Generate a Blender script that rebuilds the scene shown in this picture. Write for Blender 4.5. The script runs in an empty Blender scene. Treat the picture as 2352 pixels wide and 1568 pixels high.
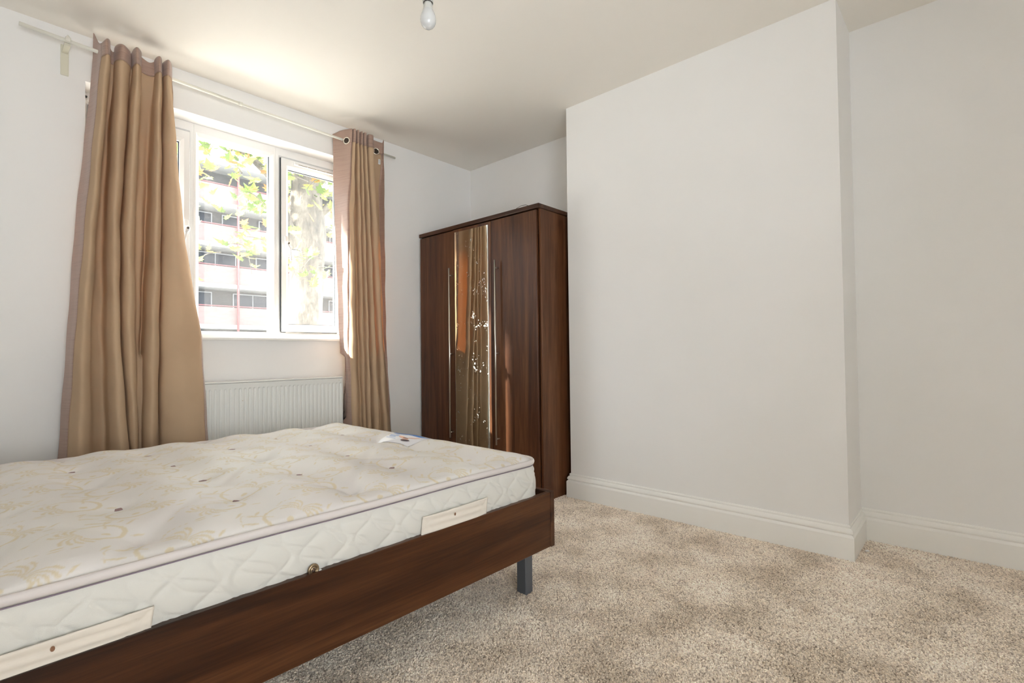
import bpy, bmesh, math, random
import numpy as np
from mathutils import Vector, Matrix

random.seed(7)
rng = np.random.RandomState(7)
scene = bpy.context.scene
COL = scene.collection
PI = math.pi

# ------------------------------------------------------------------ camera
F_PX = 1158.297
cam_data = bpy.data.cameras.new('camera')
cam_data.sensor_fit = 'HORIZONTAL'
cam_data.sensor_width = 36.0
cam_data.lens = F_PX * 36.0 / 2352.0
cam_data.clip_start = 0.02
cam_data.clip_end = 300
cam = bpy.data.objects.new('camera', cam_data)
COL.objects.link(cam)
yaw, pitch, roll = 0.832087, 0.0216219, -0.01133
fw = Vector((math.sin(yaw) * math.cos(pitch), math.cos(yaw) * math.cos(pitch), math.sin(pitch)))
r0 = Vector((math.cos(yaw), -math.sin(yaw), 0))
u0 = r0.cross(fw)
rt = r0 * math.cos(roll) + u0 * math.sin(roll)
up = -r0 * math.sin(roll) + u0 * math.cos(roll)
M = Matrix((rt, up, -fw)).transposed().to_4x4()
M.translation = Vector((0, 0, 0.95))
cam.matrix_world = M
scene.camera = cam

# ------------------------------------------------------------------ light
scene.view_settings.view_transform = 'Standard'
scene.view_settings.look = 'None'
scene.view_settings.gamma = 1.0
scene.view_settings.use_curve_mapping = False
scene.view_settings.exposure = 1.72

world = bpy.data.worlds.new('world')
scene.world = world
world.use_nodes = True
wn = world.node_tree.nodes
wl = world.node_tree.links
bg = wn['Background']
bg.inputs['Color'].default_value = (0.86, 0.93, 1.0, 1)
bg.inputs['Strength'].default_value = 3.0

sun_d = bpy.data.lights.new('sun', 'SUN')
sun_d.energy = 16.0
sun_d.color = (1.0, 0.93, 0.83)
sun_d.angle = math.radians(0.9)
sun = bpy.data.objects.new('sun', sun_d)
COL.objects.link(sun)
SUN_DIR = Vector((0.832, -0.555, -0.47)).normalized()
sun.rotation_euler = SUN_DIR.to_track_quat('-Z', 'Y').to_euler()
sun.location = (-6, 8, 8)


def area(name, loc, target, sx, sy, power, color=(1, 1, 1), portal=False):
    d = bpy.data.lights.new(name, 'AREA')
    d.shape = 'RECTANGLE'
    d.size = sx
    d.size_y = sy
    d.energy = power
    d.color = color
    d.cycles.is_portal = portal
    o = bpy.data.objects.new(name, d)
    COL.objects.link(o)
    o.location = loc
    o.rotation_euler = (Vector(target) - Vector(loc)).to_track_quat('-Z', 'Y').to_euler()
    return o


# large unseen fill light, added behind the camera to brighten the room
soft = area('fill_light', (0.0, -0.9, 1.05), (1.35, 2.8, 2.35), 1.2, 1.2, 5.4, (0.86, 0.93, 1.0))
soft.data.spread = math.radians(100)
area('window_portal', (1.16, 3.50, 1.70), (1.16, 0, 1.70), 1.5, 1.28, 1, portal=True)

cy = scene.cycles
cy.max_bounces = 10
cy.diffuse_bounces = 7
cy.glossy_bounces = 4
cy.transmission_bounces = 6
cy.transparent_max_bounces = 16
cy.caustics_reflective = False
cy.caustics_refractive = False
cy.sample_clamp_indirect = 6
cy.use_denoising = True


# ------------------------------------------------------------------ helpers
def new_mat(name, col=(0.8, 0.8, 0.8), rough=0.6, metal=0.0, spec=0.5):
    m = bpy.data.materials.new(name)
    m.use_nodes = True
    b = m.node_tree.nodes['Principled BSDF']
    b.inputs['Base Color'].default_value = (*col, 1)
    b.inputs['Roughness'].default_value = rough
    b.inputs['Metallic'].default_value = metal
    b.inputs['Specular IOR Level'].default_value = spec
    m.diffuse_color = (*col, 1)
    return m


def nd(m, t, **kw):
    n = m.node_tree.nodes.new(t)
    for k, v in kw.items():
        if k in n.inputs.keys():
            n.inputs[k].default_value = v
        else:
            setattr(n, k, v)
    return n


def lk(m, a, b):
    m.node_tree.links.new(a, b)


def bsdf(m):
    return m.node_tree.nodes['Principled BSDF']


def ramp(m, stops):
    n = m.node_tree.nodes.new('ShaderNodeValToRGB')
    e = n.color_ramp.elements
    while len(e) < len(stops):
        e.new(0.5)
    for el, (p, c) in zip(e, stops):
        el.position = p
        el.color = (*c, 1)
    return n


def bump(m, height, strength=0.2, dist=0.01):
    b = nd(m, 'ShaderNodeBump')
    b.inputs['Strength'].default_value = strength
    b.inputs['Distance'].default_value = dist
    lk(m, height, b.inputs['Height'])
    lk(m, b.outputs['Normal'], bsdf(m).inputs['Normal'])
    return b


def coord(m, scale=(1, 1, 1), kind='Object'):
    t = nd(m, 'ShaderNodeTexCoord')
    mp = nd(m, 'ShaderNodeMapping')
    mp.inputs['Scale'].default_value = scale
    lk(m, t.outputs[kind], mp.inputs['Vector'])
    return mp.outputs['Vector']


def add_mesh(name, verts, faces, mat, parent=None, smooth=False, mats=None, fm=None):
    me = bpy.data.meshes.new(name)
    me.from_pydata([tuple(v) for v in verts], [], [tuple(f) for f in faces])
    for mm in (mats or [mat]):
        me.materials.append(mm)
    if fm is not None:
        me.polygons.foreach_set('material_index', fm)
    if smooth:
        me.polygons.foreach_set('use_smooth', [True] * len(me.polygons))
    me.update()
    o = bpy.data.objects.new(name, me)
    COL.objects.link(o)
    if parent is not None:
        o.parent = parent
        o.matrix_parent_inverse = PINV(parent)
    return o


def PINV(parent):
    m = Matrix.Translation(parent.location) if parent.parent is None else Matrix.Translation(parent.location)
    # every parent in this scene is unrotated, so only the translations add up
    p = parent.parent
    t = Vector(parent.location)
    return Matrix.Translation(-t) if p is None else Matrix.Identity(4)


def from_bm(name, bm, mat, parent=None, smooth=False):
    bmesh.ops.recalc_face_normals(bm, faces=bm.faces)
    me = bpy.data.meshes.new(name)
    bm.to_mesh(me)
    bm.free()
    me.materials.append(mat)
    if smooth:
        me.polygons.foreach_set('use_smooth', [True] * len(me.polygons))
    o = bpy.data.objects.new(name, me)
    COL.objects.link(o)
    if parent is not None:
        o.parent = parent
        o.matrix_parent_inverse = PINV(parent)
    return o


def bbox(bm, x0, y0, z0, x1, y1, z1, bev=0.0, seg=1):
    vs = [bm.verts.new(p) for p in ((x0, y0, z0), (x1, y0, z0), (x1, y1, z0), (x0, y1, z0),
                                    (x0, y0, z1), (x1, y0, z1), (x1, y1, z1), (x0, y1, z1))]
    fs = [bm.faces.new([vs[i] for i in f]) for f in
          ((0, 3, 2, 1), (4, 5, 6, 7), (0, 1, 5, 4), (1, 2, 6, 5), (2, 3, 7, 6), (3, 0, 4, 7))]
    if bev > 0:
        es = set()
        for f in fs:
            es.update(f.edges)
        bmesh.ops.bevel(bm, geom=list(es), offset=bev, segments=seg, profile=0.5, affect='EDGES')


def box(name, x0, y0, z0, x1, y1, z1, mat, parent=None, bev=0.0, seg=1):
    bm = bmesh.new()
    bbox(bm, x0, y0, z0, x1, y1, z1, bev, seg)
    return from_bm(name, bm, mat, parent)


def tube_v(pts, rad, n=12, closed=False, flat=(1, 1), upv=Vector((0, 0, 1))):
    """verts and faces of a tube along pts; rad may be a list"""
    pts = [Vector(p) for p in pts]
    N = len(pts)
    V, Fc = [], []
    for i, p in enumerate(pts):
        a = pts[(i - 1) % N] if (closed or i > 0) else p
        b = pts[(i + 1) % N] if (closed or i < N - 1) else p
        t = (b - a).normalized()
        s = t.cross(upv)
        if s.length < 0.35:
            s = t.cross(Vector((1, 0, 0)) if abs(upv.x) < .5 else Vector((0, 1, 0)))
        s.normalize()
        w = s.cross(t).normalized()
        r = rad[i] if hasattr(rad, '__len__') else rad
        for k in range(n):
            a_ = 2 * PI * k / n
            V.append(p + s * (math.cos(a_) * r * flat[0]) + w * (math.sin(a_) * r * flat[1]))
    R = N if closed else N - 1
    for i in range(R):
        for k in range(n):
            a_ = i * n + k
            b_ = i * n + (k + 1) % n
            c_ = ((i + 1) % N) * n + (k + 1) % n
            d_ = ((i + 1) % N) * n + k
            Fc.append((a_, b_, c_, d_))
    if not closed:
        Fc.append(tuple(reversed(range(n))))
        Fc.append(tuple((N - 1) * n + k for k in range(n)))
    return V, Fc


def tube(name, pts, rad, mat, parent=None, n=12, closed=False, flat=(1, 1), upv=Vector((0, 0, 1)), smooth=True):
    V, Fc = tube_v(pts, rad, n, closed, flat, upv)
    return add_mesh(name, V, Fc, mat, parent, smooth)


def lathe(name, prof, loc, mat, parent=None, n=32, axis=Vector((0, 0, 1)), smooth=True):
    """prof = list of (r, h)"""
    q = Vector((0, 0, 1)).rotation_difference(axis)
    V, Fc = [], []
    for r, h in prof:
        for k in range(n):
            a = 2 * PI * k / n
            V.append(Vector(loc) + q @ Vector((r * math.cos(a), r * math.sin(a), h)))
    for i in range(len(prof) - 1):
        for k in range(n):
            Fc.append((i * n + k, i * n + (k + 1) % n, (i + 1) * n + (k + 1) % n, (i + 1) * n + k))
    return add_mesh(name, V, Fc, mat, parent, smooth)


def grid_faces(nr, nc):
    return [(i * nc + j, i * nc + j + 1, (i + 1) * nc + j + 1, (i + 1) * nc + j)
            for i in range(nr - 1) for j in range(nc - 1)]


def thing(name, label, cat, loc=(0, 0, 0), group=None):
    o = bpy.data.objects.new(name, None)
    o.empty_display_size = 0.1
    COL.objects.link(o)
    o.location = loc
    o['label'] = label
    o['category'] = cat
    if group:
        o['group'] = group
    return o


def tag(o, label, cat, group=None):
    o['label'] = label
    o['category'] = cat
    if group:
        o['group'] = group
    return o


def struct(o, label=None, cat=None):
    o['kind'] = 'structure'
    if label:
        o['label'] = label
    if cat:
        o['category'] = cat
    return o


# ------------------------------------------------------------------ materials
def wall_mat(name, col, warm):
    m = new_mat(name, col, 0.75, spec=0.3)
    v = coord(m)
    n1 = nd(m, 'ShaderNodeTexNoise', Scale=2.2, Detail=3.0)
    lk(m, v, n1.inputs['Vector'])
    r = ramp(m, [(0.35, col), (0.7, warm)])
    lk(m, n1.outputs['Fac'], r.inputs['Fac'])
    lk(m, r.outputs['Color'], bsdf(m).inputs['Base Color'])
    n2 = nd(m, 'ShaderNodeTexNoise', Scale=260.0, Detail=3.0)
    lk(m, v, n2.inputs['Vector'])
    bump(m, n2.outputs['Fac'], 0.06, 0.002)
    return m


M_wall = wall_mat('wall_paint', (0.87, 0.865, 0.855), (0.855, 0.85, 0.835))
M_ceil = wall_mat('ceiling_paint', (0.875, 0.84, 0.78), (0.865, 0.83, 0.765))
M_gloss = new_mat('gloss_trim_paint', (0.90, 0.895, 0.865), 0.32)
v = coord(M_gloss)
nn = nd(M_gloss, 'ShaderNodeTexNoise', Scale=35.0, Detail=4.0)
lk(M_gloss, v, nn.inputs['Vector'])
bump(M_gloss, nn.outputs['Fac'], 0.05, 0.003)
M_upvc = new_mat('window_plastic', (0.88, 0.875, 0.86), 0.28)
M_gasket = new_mat('glazing_gasket', (0.05, 0.06, 0.07), 0.6)
M_rad = new_mat('radiator_enamel', (0.80, 0.81, 0.78), 0.35)
v = coord(M_rad)
nn = nd(M_rad, 'ShaderNodeTexNoise', Scale=38.0, Detail=2.0)
lk(M_rad, v, nn.inputs['Vector'])
rr = ramp(M_rad, [(0.0, (0.45, 0.30, 0.15)), (0.205, (0.55, 0.42, 0.28)), (0.225, (0.80, 0.81, 0.78))])
lk(M_rad, nn.outputs['Fac'], rr.inputs['Fac'])
lk(M_rad, rr.outputs['Color'], bsdf(M_rad).inputs['Base Color'])
M_rod = new_mat('cream_rod_enamel', (0.80, 0.785, 0.70), 0.3)
M_bracket = new_mat('cream_bracket_plastic', (0.70, 0.68, 0.56), 0.5)
M_steel = new_mat('brushed_steel', (0.72, 0.68, 0.62), 0.28, 1.0)
M_darksteel = new_mat('dark_metal', (0.12, 0.10, 0.08), 0.4, 0.8)
M_brass = new_mat('antique_brass', (0.33, 0.25, 0.16), 0.35, 0.9)
M_eyelet = new_mat('eyelet_metal', (0.82, 0.76, 0.66), 0.25, 1.0)
M_leg = new_mat('grey_leg_paint', (0.105, 0.115, 0.13), 0.42)
M_white = new_mat('white_plastic', (0.85, 0.85, 0.84), 0.3)
M_holder = new_mat('lamp_plastic', (0.56, 0.56, 0.53), 0.35)
M_bulb = new_mat('opal_bulb', (0.60, 0.61, 0.61), 0.12)
bsdf(M_bulb).inputs['Subsurface Weight'].default_value = 0.0
M_mirror = new_mat('mirror_silver', (0.80, 0.80, 0.74), 0.0, 1.0)
v = coord(M_mirror)
nn = nd(M_mirror, 'ShaderNodeTexNoise', Scale=9.0, Detail=6.0, Roughness=0.7)
lk(M_mirror, v, nn.inputs['Vector'])
n3 = nd(M_mirror, 'ShaderNodeTexNoise', Scale=70.0, Detail=3.0)
lk(M_mirror, v, n3.inputs['Vector'])
mx = nd(M_mirror, 'ShaderNodeMath', operation='MULTIPLY')
lk(M_mirror, nn.outputs['Fac'], mx.inputs[0])
lk(M_mirror, n3.outputs['Fac'], mx.inputs[1])
rr = ramp(M_mirror, [(0.33, (0, 0, 0)), (0.44, (0.5, 0.5, 0.5))])
lk(M_mirror, mx.outputs[0], rr.inputs['Fac'])
lk(M_mirror, rr.outputs['Color'], bsdf(M_mirror).inputs['Roughness'])
M_edge = new_mat('mirror_edge', (0.75, 0.78, 0.74), 0.15, 0.6)


def wood(name, grain='z', dark=(0.046, 0.0165, 0.0075), mid=(0.095, 0.036, 0.0145), light=(0.18, 0.077, 0.034), rough=0.36):
    m = new_mat(name, mid, rough, spec=0.30)
    s_long, s_cross = 0.60, 10.0
    sc = {'z': (s_cross, s_cross, s_long), 'x': (s_long, s_cross, s_cross), 'y': (s_cross, s_long, s_cross)}[grain]
    v = coord(m, sc)
    n0 = nd(m, 'ShaderNodeTexNoise', Scale=0.9, Detail=2.0)
    lk(m, v, n0.inputs['Vector'])
    mixv = nd(m, 'ShaderNodeMix', data_type='VECTOR')
    mixv.inputs['Factor'].default_value = 0.55
    lk(m, v, mixv.inputs[4])
    lk(m, n0.outputs['Color'], mixv.inputs[5])
    n1 = nd(m, 'ShaderNodeTexNoise', Scale=2.2, Detail=7.0, Roughness=0.66, Distortion=0.35)
    lk(m, mixv.outputs[1], n1.inputs['Vector'])
    r = ramp(m, [(0.34, dark), (0.49, mid), (0.66, light)])
    lk(m, n1.outputs['Fac'], r.inputs['Fac'])
    fsc = tuple(a * 16 if a > 1 else a * 5 for a in sc)
    v2 = coord(m, fsc)
    n2 = nd(m, 'ShaderNodeTexNoise', Scale=1.6, Detail=4.0, Roughness=0.7)
    lk(m, v2, n2.inputs['Vector'])
    r2 = ramp(m, [(0.35, (0.62, 0.60, 0.58)), (0.65, (1.12, 1.12, 1.12))])
    lk(m, n2.outputs['Fac'], r2.inputs['Fac'])
    mul = nd(m, 'ShaderNodeMix', data_type='RGBA', blend_type='MULTIPLY')
    mul.inputs['Factor'].default_value = 0.75
    lk(m, r.outputs['Color'], mul.inputs[6])
    lk(m, r2.outputs['Color'], mul.inputs[7])
    lk(m, mul.outputs[2], bsdf(m).inputs['Base Color'])
    bump(m, n2.outputs['Fac'], 0.08, 0.002)
    return m


M_wood_v = wood('walnut_vertical', 'z')
M_wood_x = wood('walnut_rail', 'x', (0.024, 0.0085, 0.0032), (0.066, 0.023, 0.0078), (0.125, 0.049, 0.019))
M_wood_y = wood('walnut_cross', 'y', (0.024, 0.0095, 0.0045), (0.062, 0.024, 0.0105), (0.115, 0.049, 0.023))


def cloth(name, col, rough, trans, tcol, slub=0.0, sheen=0.0, weave=900.0, stain=None):
    m = bpy.data.materials.new(name)
    m.use_nodes = True
    b = bsdf(m)
    b.inputs['Roughness'].default_value = rough
    b.inputs['Specular IOR Level'].default_value = 0.35
    b.inputs['Sheen Weight'].default_value = sheen
    v = coord(m, (6, 6, 220) if slub else (3, 3, 3))
    n1 = nd(m, 'ShaderNodeTexNoise', Scale=1.0, Detail=4.0, Roughness=0.6)
    lk(m, v, n1.inputs['Vector'])
    d = tuple(c * (0.80 if slub else 0.94) for c in col)
    r = ramp(m, [(0.33, d), (0.5, col), (0.75, tuple(min(1, c * 1.06) for c in col))])
    lk(m, n1.outputs['Fac'], r.inputs['Fac'])
    lk(m, r.outputs['Color'], b.inputs['Base Color'])
    v2 = coord(m)
    n2 = nd(m, 'ShaderNodeTexNoise', Scale=weave, Detail=1.0)
    lk(m, v2, n2.inputs['Vector'])
    n4 = nd(m, 'ShaderNodeTexNoise', Scale=14.0, Detail=3.0)
    lk(m, v2, n4.inputs['Vector'])
    ad = nd(m, 'ShaderNodeMath', operation='MULTIPLY_ADD')
    lk(m, n4.outputs['Fac'], ad.inputs[0])
    ad.inputs[1].default_value = 3.0
    lk(m, n2.outputs['Fac'], ad.inputs[2])
    bump(m, ad.outputs[0], 0.25, 0.003)
    if trans > 0:
        t = nd(m, 'ShaderNodeBsdfTranslucent')
        t.inputs['Color'].default_value = (*tcol, 1)
        ms = nd(m, 'ShaderNodeMixShader')
        ms.inputs[0].default_value = trans
        lk(m, b.outputs[0], ms.inputs[1])
        lk(m, t.outputs[0], ms.inputs[2])
        out = m.node_tree.nodes['Material Output']
        lk(m, ms.outputs[0], out.inputs['Surface'])
    return m


M_lining = cloth('curtain_lining', (0.62, 0.455, 0.30), 0.85, 0.22, (0.55, 0.30, 0.14))
M_satin = cloth('curtain_satin', (0.48, 0.34, 0.275), 0.38, 0.22, (0.60, 0.32, 0.18), slub=1.0, sheen=0.4)
M_label = new_mat('care_label', (0.75, 0.75, 0.74), 0.7)
M_ink = new_mat('grey_print', (0.35, 0.35, 0.36), 0.7)

# mattress fabrics
M_top = new_mat('damask_ticking', (0.8, 0.78, 0.73), 0.55)
at = nd(M_top, 'ShaderNodeAttribute', attribute_name='motif')
v = coord(M_top)
na = nd(M_top, 'ShaderNodeTexNoise', Scale=2.0, Detail=3.0)
lk(M_top, v, na.inputs['Vector'])
base = ramp(M_top, [(0.36, (0.70, 0.67, 0.66)), (0.62, (0.74, 0.72, 0.69))])
lk(M_top, na.outputs['Fac'], base.inputs['Fac'])
mxc = nd(M_top, 'ShaderNodeMix', data_type='RGBA')
lk(M_top, at.outputs['Fac'], mxc.inputs['Factor'])
lk(M_top, base.outputs['Color'], mxc.inputs[6])
mxc.inputs[7].default_value = (0.64, 0.54, 0.34, 1)
lk(M_top, mxc.outputs[2], bsdf(M_top).inputs['Base Color'])
nb = nd(M_top, 'ShaderNodeTexNoise', Scale=900.0, Detail=1.0)
lk(M_top, v, nb.inputs['Vector'])
bump(M_top, nb.outputs['Fac'], 0.15, 0.002)
M_side = new_mat('quilted_border', (0.62, 0.61, 0.565), 0.6)
v = coord(M_side, (1, 1, 1))
nb = nd(M_side, 'ShaderNodeTexNoise', Scale=700.0, Detail=1.0)
lk(M_side, v, nb.inputs['Vector'])
bump(M_side, nb.outputs['Fac'], 0.18, 0.002)
M_tape = new_mat('edge_tape', (0.62, 0.575, 0.555), 0.6)
M_seam = new_mat('seam_thread', (0.23, 0.18, 0.22), 0.8)
M_handle = new_mat('handle_cotton', (0.70, 0.645, 0.565), 0.75)
M_tuft = new_mat('tuft_felt', (0.30, 0.20, 0.20), 0.9)
M_blue = new_mat('print_blue', (0.06, 0.20, 0.55), 0.5)
M_pale = new_mat('print_pale_blue', (0.38, 0.52, 0.80), 0.5)
M_skin = new_mat('print_skin', (0.78, 0.48, 0.36), 0.5)
M_hair = new_mat('print_hair', (0.07, 0.045, 0.055), 0.5)
M_lab = new_mat('label_satin', (0.80, 0.80, 0.84), 0.4)

# carpet
def carpet_color(m):
    g = nd(m, 'ShaderNodeNewGeometry')
    n1 = nd(m, 'ShaderNodeTexNoise', Scale=4.2, Detail=5.0, Roughness=0.62)
    lk(m, g.outputs['Position'], n1.inputs['Vector'])
    r = ramp(m, [(0.36, (0.70, 0.61, 0.515)), (0.50, (0.86, 0.775, 0.685)), (0.64, (0.95, 0.88, 0.80))])
    lk(m, n1.outputs['Fac'], r.inputs['Fac'])
    return r, g


M_backing = new_mat('carpet_backing', (0.26, 0.19, 0.14), 0.95)
r, g = carpet_color(M_backing)
lk(M_backing, r.outputs['Color'], bsdf(M_backing).inputs['Base Color'])
M_pile = new_mat('carpet_pile', (0.4, 0.3, 0.22), 0.95, spec=0.15)
r, g = carpet_color(M_pile)
oi = nd(M_pile, 'ShaderNodeObjectInfo')
r2 = ramp(M_pile, [(0.0, (0.58, 0.54, 0.51)), (0.3, (0.92, 0.91, 0.89)), (0.75, (1.12, 1.11, 1.08)), (1.0, (1.25, 1.24, 1.2))])
lk(M_pile, oi.outputs['Random'], r2.inputs['Fac'])
mul = nd(M_pile, 'ShaderNodeMix', data_type='RGBA', blend_type='MULTIPLY')
mul.inputs['Factor'].default_value = 1.0
lk(M_pile, r.outputs['Color'], mul.inputs[6])
lk(M_pile, r2.outputs['Color'], mul.inputs[7])
lk(M_pile, mul.outputs[2], bsdf(M_pile).inputs['Base Color'])

# glass: clear sheet with a thin film of dust and dried drops that catches the sun
M_glass = bpy.data.materials.new('dusty_window_glass')
M_glass.use_nodes = True
nt = M_glass.node_tree
for n in list(nt.nodes):
    nt.nodes.remove(n)
out = nd(M_glass, 'ShaderNodeOutputMaterial')
tr = nd(M_glass, 'ShaderNodeBsdfTransparent')
tr.inputs['Color'].default_value = (0.97, 0.985, 0.98, 1)
gl = nd(M_glass, 'ShaderNodeBsdfGlossy')
gl.inputs['Roughness'].default_value = 0.02
fr = nd(M_glass, 'ShaderNodeFresnel')
fr.inputs['IOR'].default_value = 1.45
m1 = nd(M_glass, 'ShaderNodeMixShader')
mf = nd(M_glass, 'ShaderNodeMath', operation='MULTIPLY')
mf.inputs[1].default_value = 0.8
lk(M_glass, fr.outputs[0], mf.inputs[0])
lk(M_glass, mf.outputs[0], m1.inputs[0])
lk(M_glass, tr.outputs[0], m1.inputs[1])
lk(M_glass, gl.outputs[0], m1.inputs[2])
tl = nd(M_glass, 'ShaderNodeBsdfTranslucent')
tl.inputs['Color'].default_value = (0.9, 0.9, 0.88, 1)
v = coord(M_glass)
na = nd(M_glass, 'ShaderNodeTexNoise', Scale=2.4, Detail=4.0)
lk(M_glass, v, na.inputs['Vector'])
nb = nd(M_glass, 'ShaderNodeTexVoronoi', Scale=230.0)
lk(M_glass, v, nb.inputs['Vector'])
spk = ramp(M_glass, [(0.0, (1, 1, 1)), (0.20, (1, 1, 1)), (0.30, (0, 0, 0))])
lk(M_glass, nb.outputs['Distance'], spk.inputs['Fac'])
blot = ramp(M_glass, [(0.35, (0.10, 0.10, 0.10)), (0.70, (0.20, 0.20, 0.20))])
lk(M_glass, na.outputs['Fac'], blot.inputs['Fac'])
ma = nd(M_glass, 'ShaderNodeMath', operation='MULTIPLY_ADD')
lk(M_glass, spk.outputs['Color'], ma.inputs[0])
lk(M_glass, na.outputs['Fac'], ma.inputs[1])
lk(M_glass, blot.outputs['Color'], ma.inputs[2])
mb = nd(M_glass, 'ShaderNodeMath', operation='MULTIPLY')
mb.inputs[1].default_value = 0.15
lk(M_glass, ma.outputs[0], mb.inputs[0])
m2 = nd(M_glass, 'ShaderNodeMixShader')
lk(M_glass, mb.outputs[0], m2.inputs[0])
lk(M_glass, m1.outputs[0], m2.inputs[1])
lk(M_glass, tl.outputs[0], m2.inputs[2])
lk(M_glass, m2.outputs[0], out.inputs['Surface'])

# ------------------------------------------------------------------ room shell
XL, XR, YB, YW, HC = -0.62, 3.045, -1.90, 3.25, 2.56
CX, CY0, CY1 = 2.70, 0.425, 1.951          # chimney breast face and ends
WX0, WX1, WZ0, WZ1 = 0.417, 1.915, 1.040, 2.332   # window opening

struct(box('floor', XL - .2, YB - .2, -0.12, XR + .2, YW + .25, 0.0, M_backing))
struct(box('ceiling', XL - .2, YB - .2, HC, XR + .2, YW + .25, HC + 0.2, M_ceil))
bm = bmesh.new()
YO = YW + 0.27
bbox(bm, XL - .2, YW, 0, WX0, YO, HC)
bbox(bm, WX1, YW, 0, XR + .2, YO, HC)
bbox(bm, WX0, YW, 0, WX1, YO, WZ0)
bbox(bm, WX0, YW, WZ1, WX1, YO, HC)
struct(from_bm('wall_window', bm, M_wall))
struct(box('wall_right', XR, YB - .2, 0, XR + .2, YW, HC, M_wall))
bm = bmesh.new()
BY0_, BY1_, BZ0, BZ1 = -1.76, -1.2, 0.9, 1.9  # hole through the left wall, added to let in fill daylight
bbox(bm, XL - .2, YB - .2, 0, XL, BY0_, HC)
bbox(bm, XL - .2, BY1_, 0, XL, YW, HC)
bbox(bm, XL - .2, BY0_, 0, XL, BY1_, BZ0)
bbox(bm, XL - .2, BY0_, BZ1, XL, BY1_, HC)
struct(from_bm('wall_left', bm, M_wall))
struct(box('wall_chimney', CX, CY0, 0, XR, CY1, HC, M_wall))
struct(box('wall_back', XL, YB - .2, 0, XR, YB, HC, M_wall))

# skirting boards: moulded profile swept along each wall
PROF = [(0, .158), (.005, .158), (.008, .152), (.0075, .148), (.0055, .146), (.0065, .1435), (.011, .141), (.0155, .136),
        (.018, .130), (.0185, .125), (.0165, .1205), (.013, .1185), (.0135, .116), (.0165, .1135), (.0205, .109), (.022, .106), (.022, 0.0)]


def skirting(name, path):
    """path: 2D points; profile sticks out to the LEFT of the walking direction"""
    V, Fc = [], []
    n = len(PROF)
    P = [Vector(p) for p in path]
    for i, p in enumerate(P):
        def nrm(a, b):
            t = (b - a).normalized()
            return Vector((-t.y, t.x))
        if i == 0:
            o = nrm(P[0], P[1])
        elif i == len(P) - 1:
            o = nrm(P[-2], P[-1])
        else:
            n1_, n2_ = nrm(P[i - 1], P[i]), nrm(P[i], P[i + 1])
            o = (n1_ + n2_)
            o = o / (1 + n1_.dot(n2_))
        for d, z in PROF:
            q = p + o * d
            V.append((q.x, q.y, z))
        V.append((p.x, p.y, 0))
    m = n + 1
    for i in range(len(P) - 1):
        for k in range(n - 1):
            Fc.append((i * m + k, (i + 1) * m + k, (i + 1) * m + k + 1, i * m + k + 1))
    Fc.append(tuple(range(m)))
    Fc.append(tuple(reversed([(len(P) - 1) * m + k for k in range(m)])))
    return struct(add_mesh(name, V, Fc, M_gloss))


skirting('baseboard_right', [(XR, YB), (XR, CY0 - 0.002)])
skirting('baseboard_chimney', [(XR - .023, CY0), (CX, CY0), (CX, CY1), (XR - .023, CY1)])
skirting('baseboard_alcove', [(XR, CY1), (XR, YW - .001)])
skirting('baseboard_window', [(XR - .023, YW), (XL + .023, YW)])
skirting('baseboard_left', [(XL, YW), (XL, BY1_)])
skirting('baseboard_back', [(XL + .023, YB), (XR - .023, YB)])

# ------------------------------------------------------------------ the window
FY = 3.385      # inner face of the frame
FD = 0.065
win = thing('window_1', 'white plastic casement window with three lights above the radiator', 'window', (1.16, FY, WZ0))
del win['category']
del win['label']
win['kind'] = 'structure'
SILL_Z = 1.057


def bar(bm, x0, z0, x1, z1, y0=FY, y1=FY + FD, ch=0.010, inner='z'):
    bbox(bm, x0, y0, z0, x1, y1, z1, 0.0)


def ring(name, x0, z0, x1, z1, w, y0, y1, mat, parent, ch=0.012, wt=None, wb=None, bead=0.014):
    """a mitred rectangular frame with a sloping inner bead; w = face width"""
    wt = wt or w
    wb = wb or w
    L = [
        (0, y1), (0, y0 + .002), (.002, y0),
        ('w-', y0), ('w', y0 + bead * 0.9), ('w', y1)]
    V, Fc = [], []

    def corner(f, sx, sz):
        d, y = f
        def res(wd):
            if d == 'w-':
                return wd - bead
            if d == 'w':
                return wd
            return d
        dx = res(w)
        dz = res(wb if sz < 0 else wt)
        X = (x0 + dx) if sx < 0 else (x1 - dx)
        Z = (z0 + dz) if sz < 0 else (z1 - dz)
        return (X, y, Z)
    cs = [(-1, -1), (1, -1), (1, 1), (-1, 1)]
    for c in cs:
        for f in L:
            V.append(corner(f, *c))
    n = len(L)
    for i in range(4):
        j = (i + 1) % 4
        for k in range(n):
            k2 = (k + 1) % n
            Fc.append((i * n + k, j * n + k, j * n + k2, i * n + k2))
    bm = bmesh.new()
    vs = [bm.verts.new(p) for p in V]
    for f in Fc:
        bm.faces.new([vs[q] for q in f])
    return from_bm(name, bm, mat, parent)


# outer frame made of three mitred rings sharing two mullions
MX1, MX2 = 0.930, 1.408
lights = [(WX0, MX1), (MX1, MX2), (MX2, WX1)]
ring('outer_frame', WX0, SILL_Z - .002, MX1, WZ1, 0.030, FY, FY + FD, M_upvc, win, wt=0.062, wb=0.045, bead=0.012)
ring('outer_frame', MX1, SILL_Z - .002, MX2, WZ1, 0.032, FY, FY + FD, M_upvc, win, wt=0.068, wb=0.045, bead=0.020)
ring('outer_frame', MX2, SILL_Z - .002, WX1, WZ1, 0.030, FY, FY + FD, M_upvc, win, wt=0.062, wb=0.045, bead=0.012)


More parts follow.
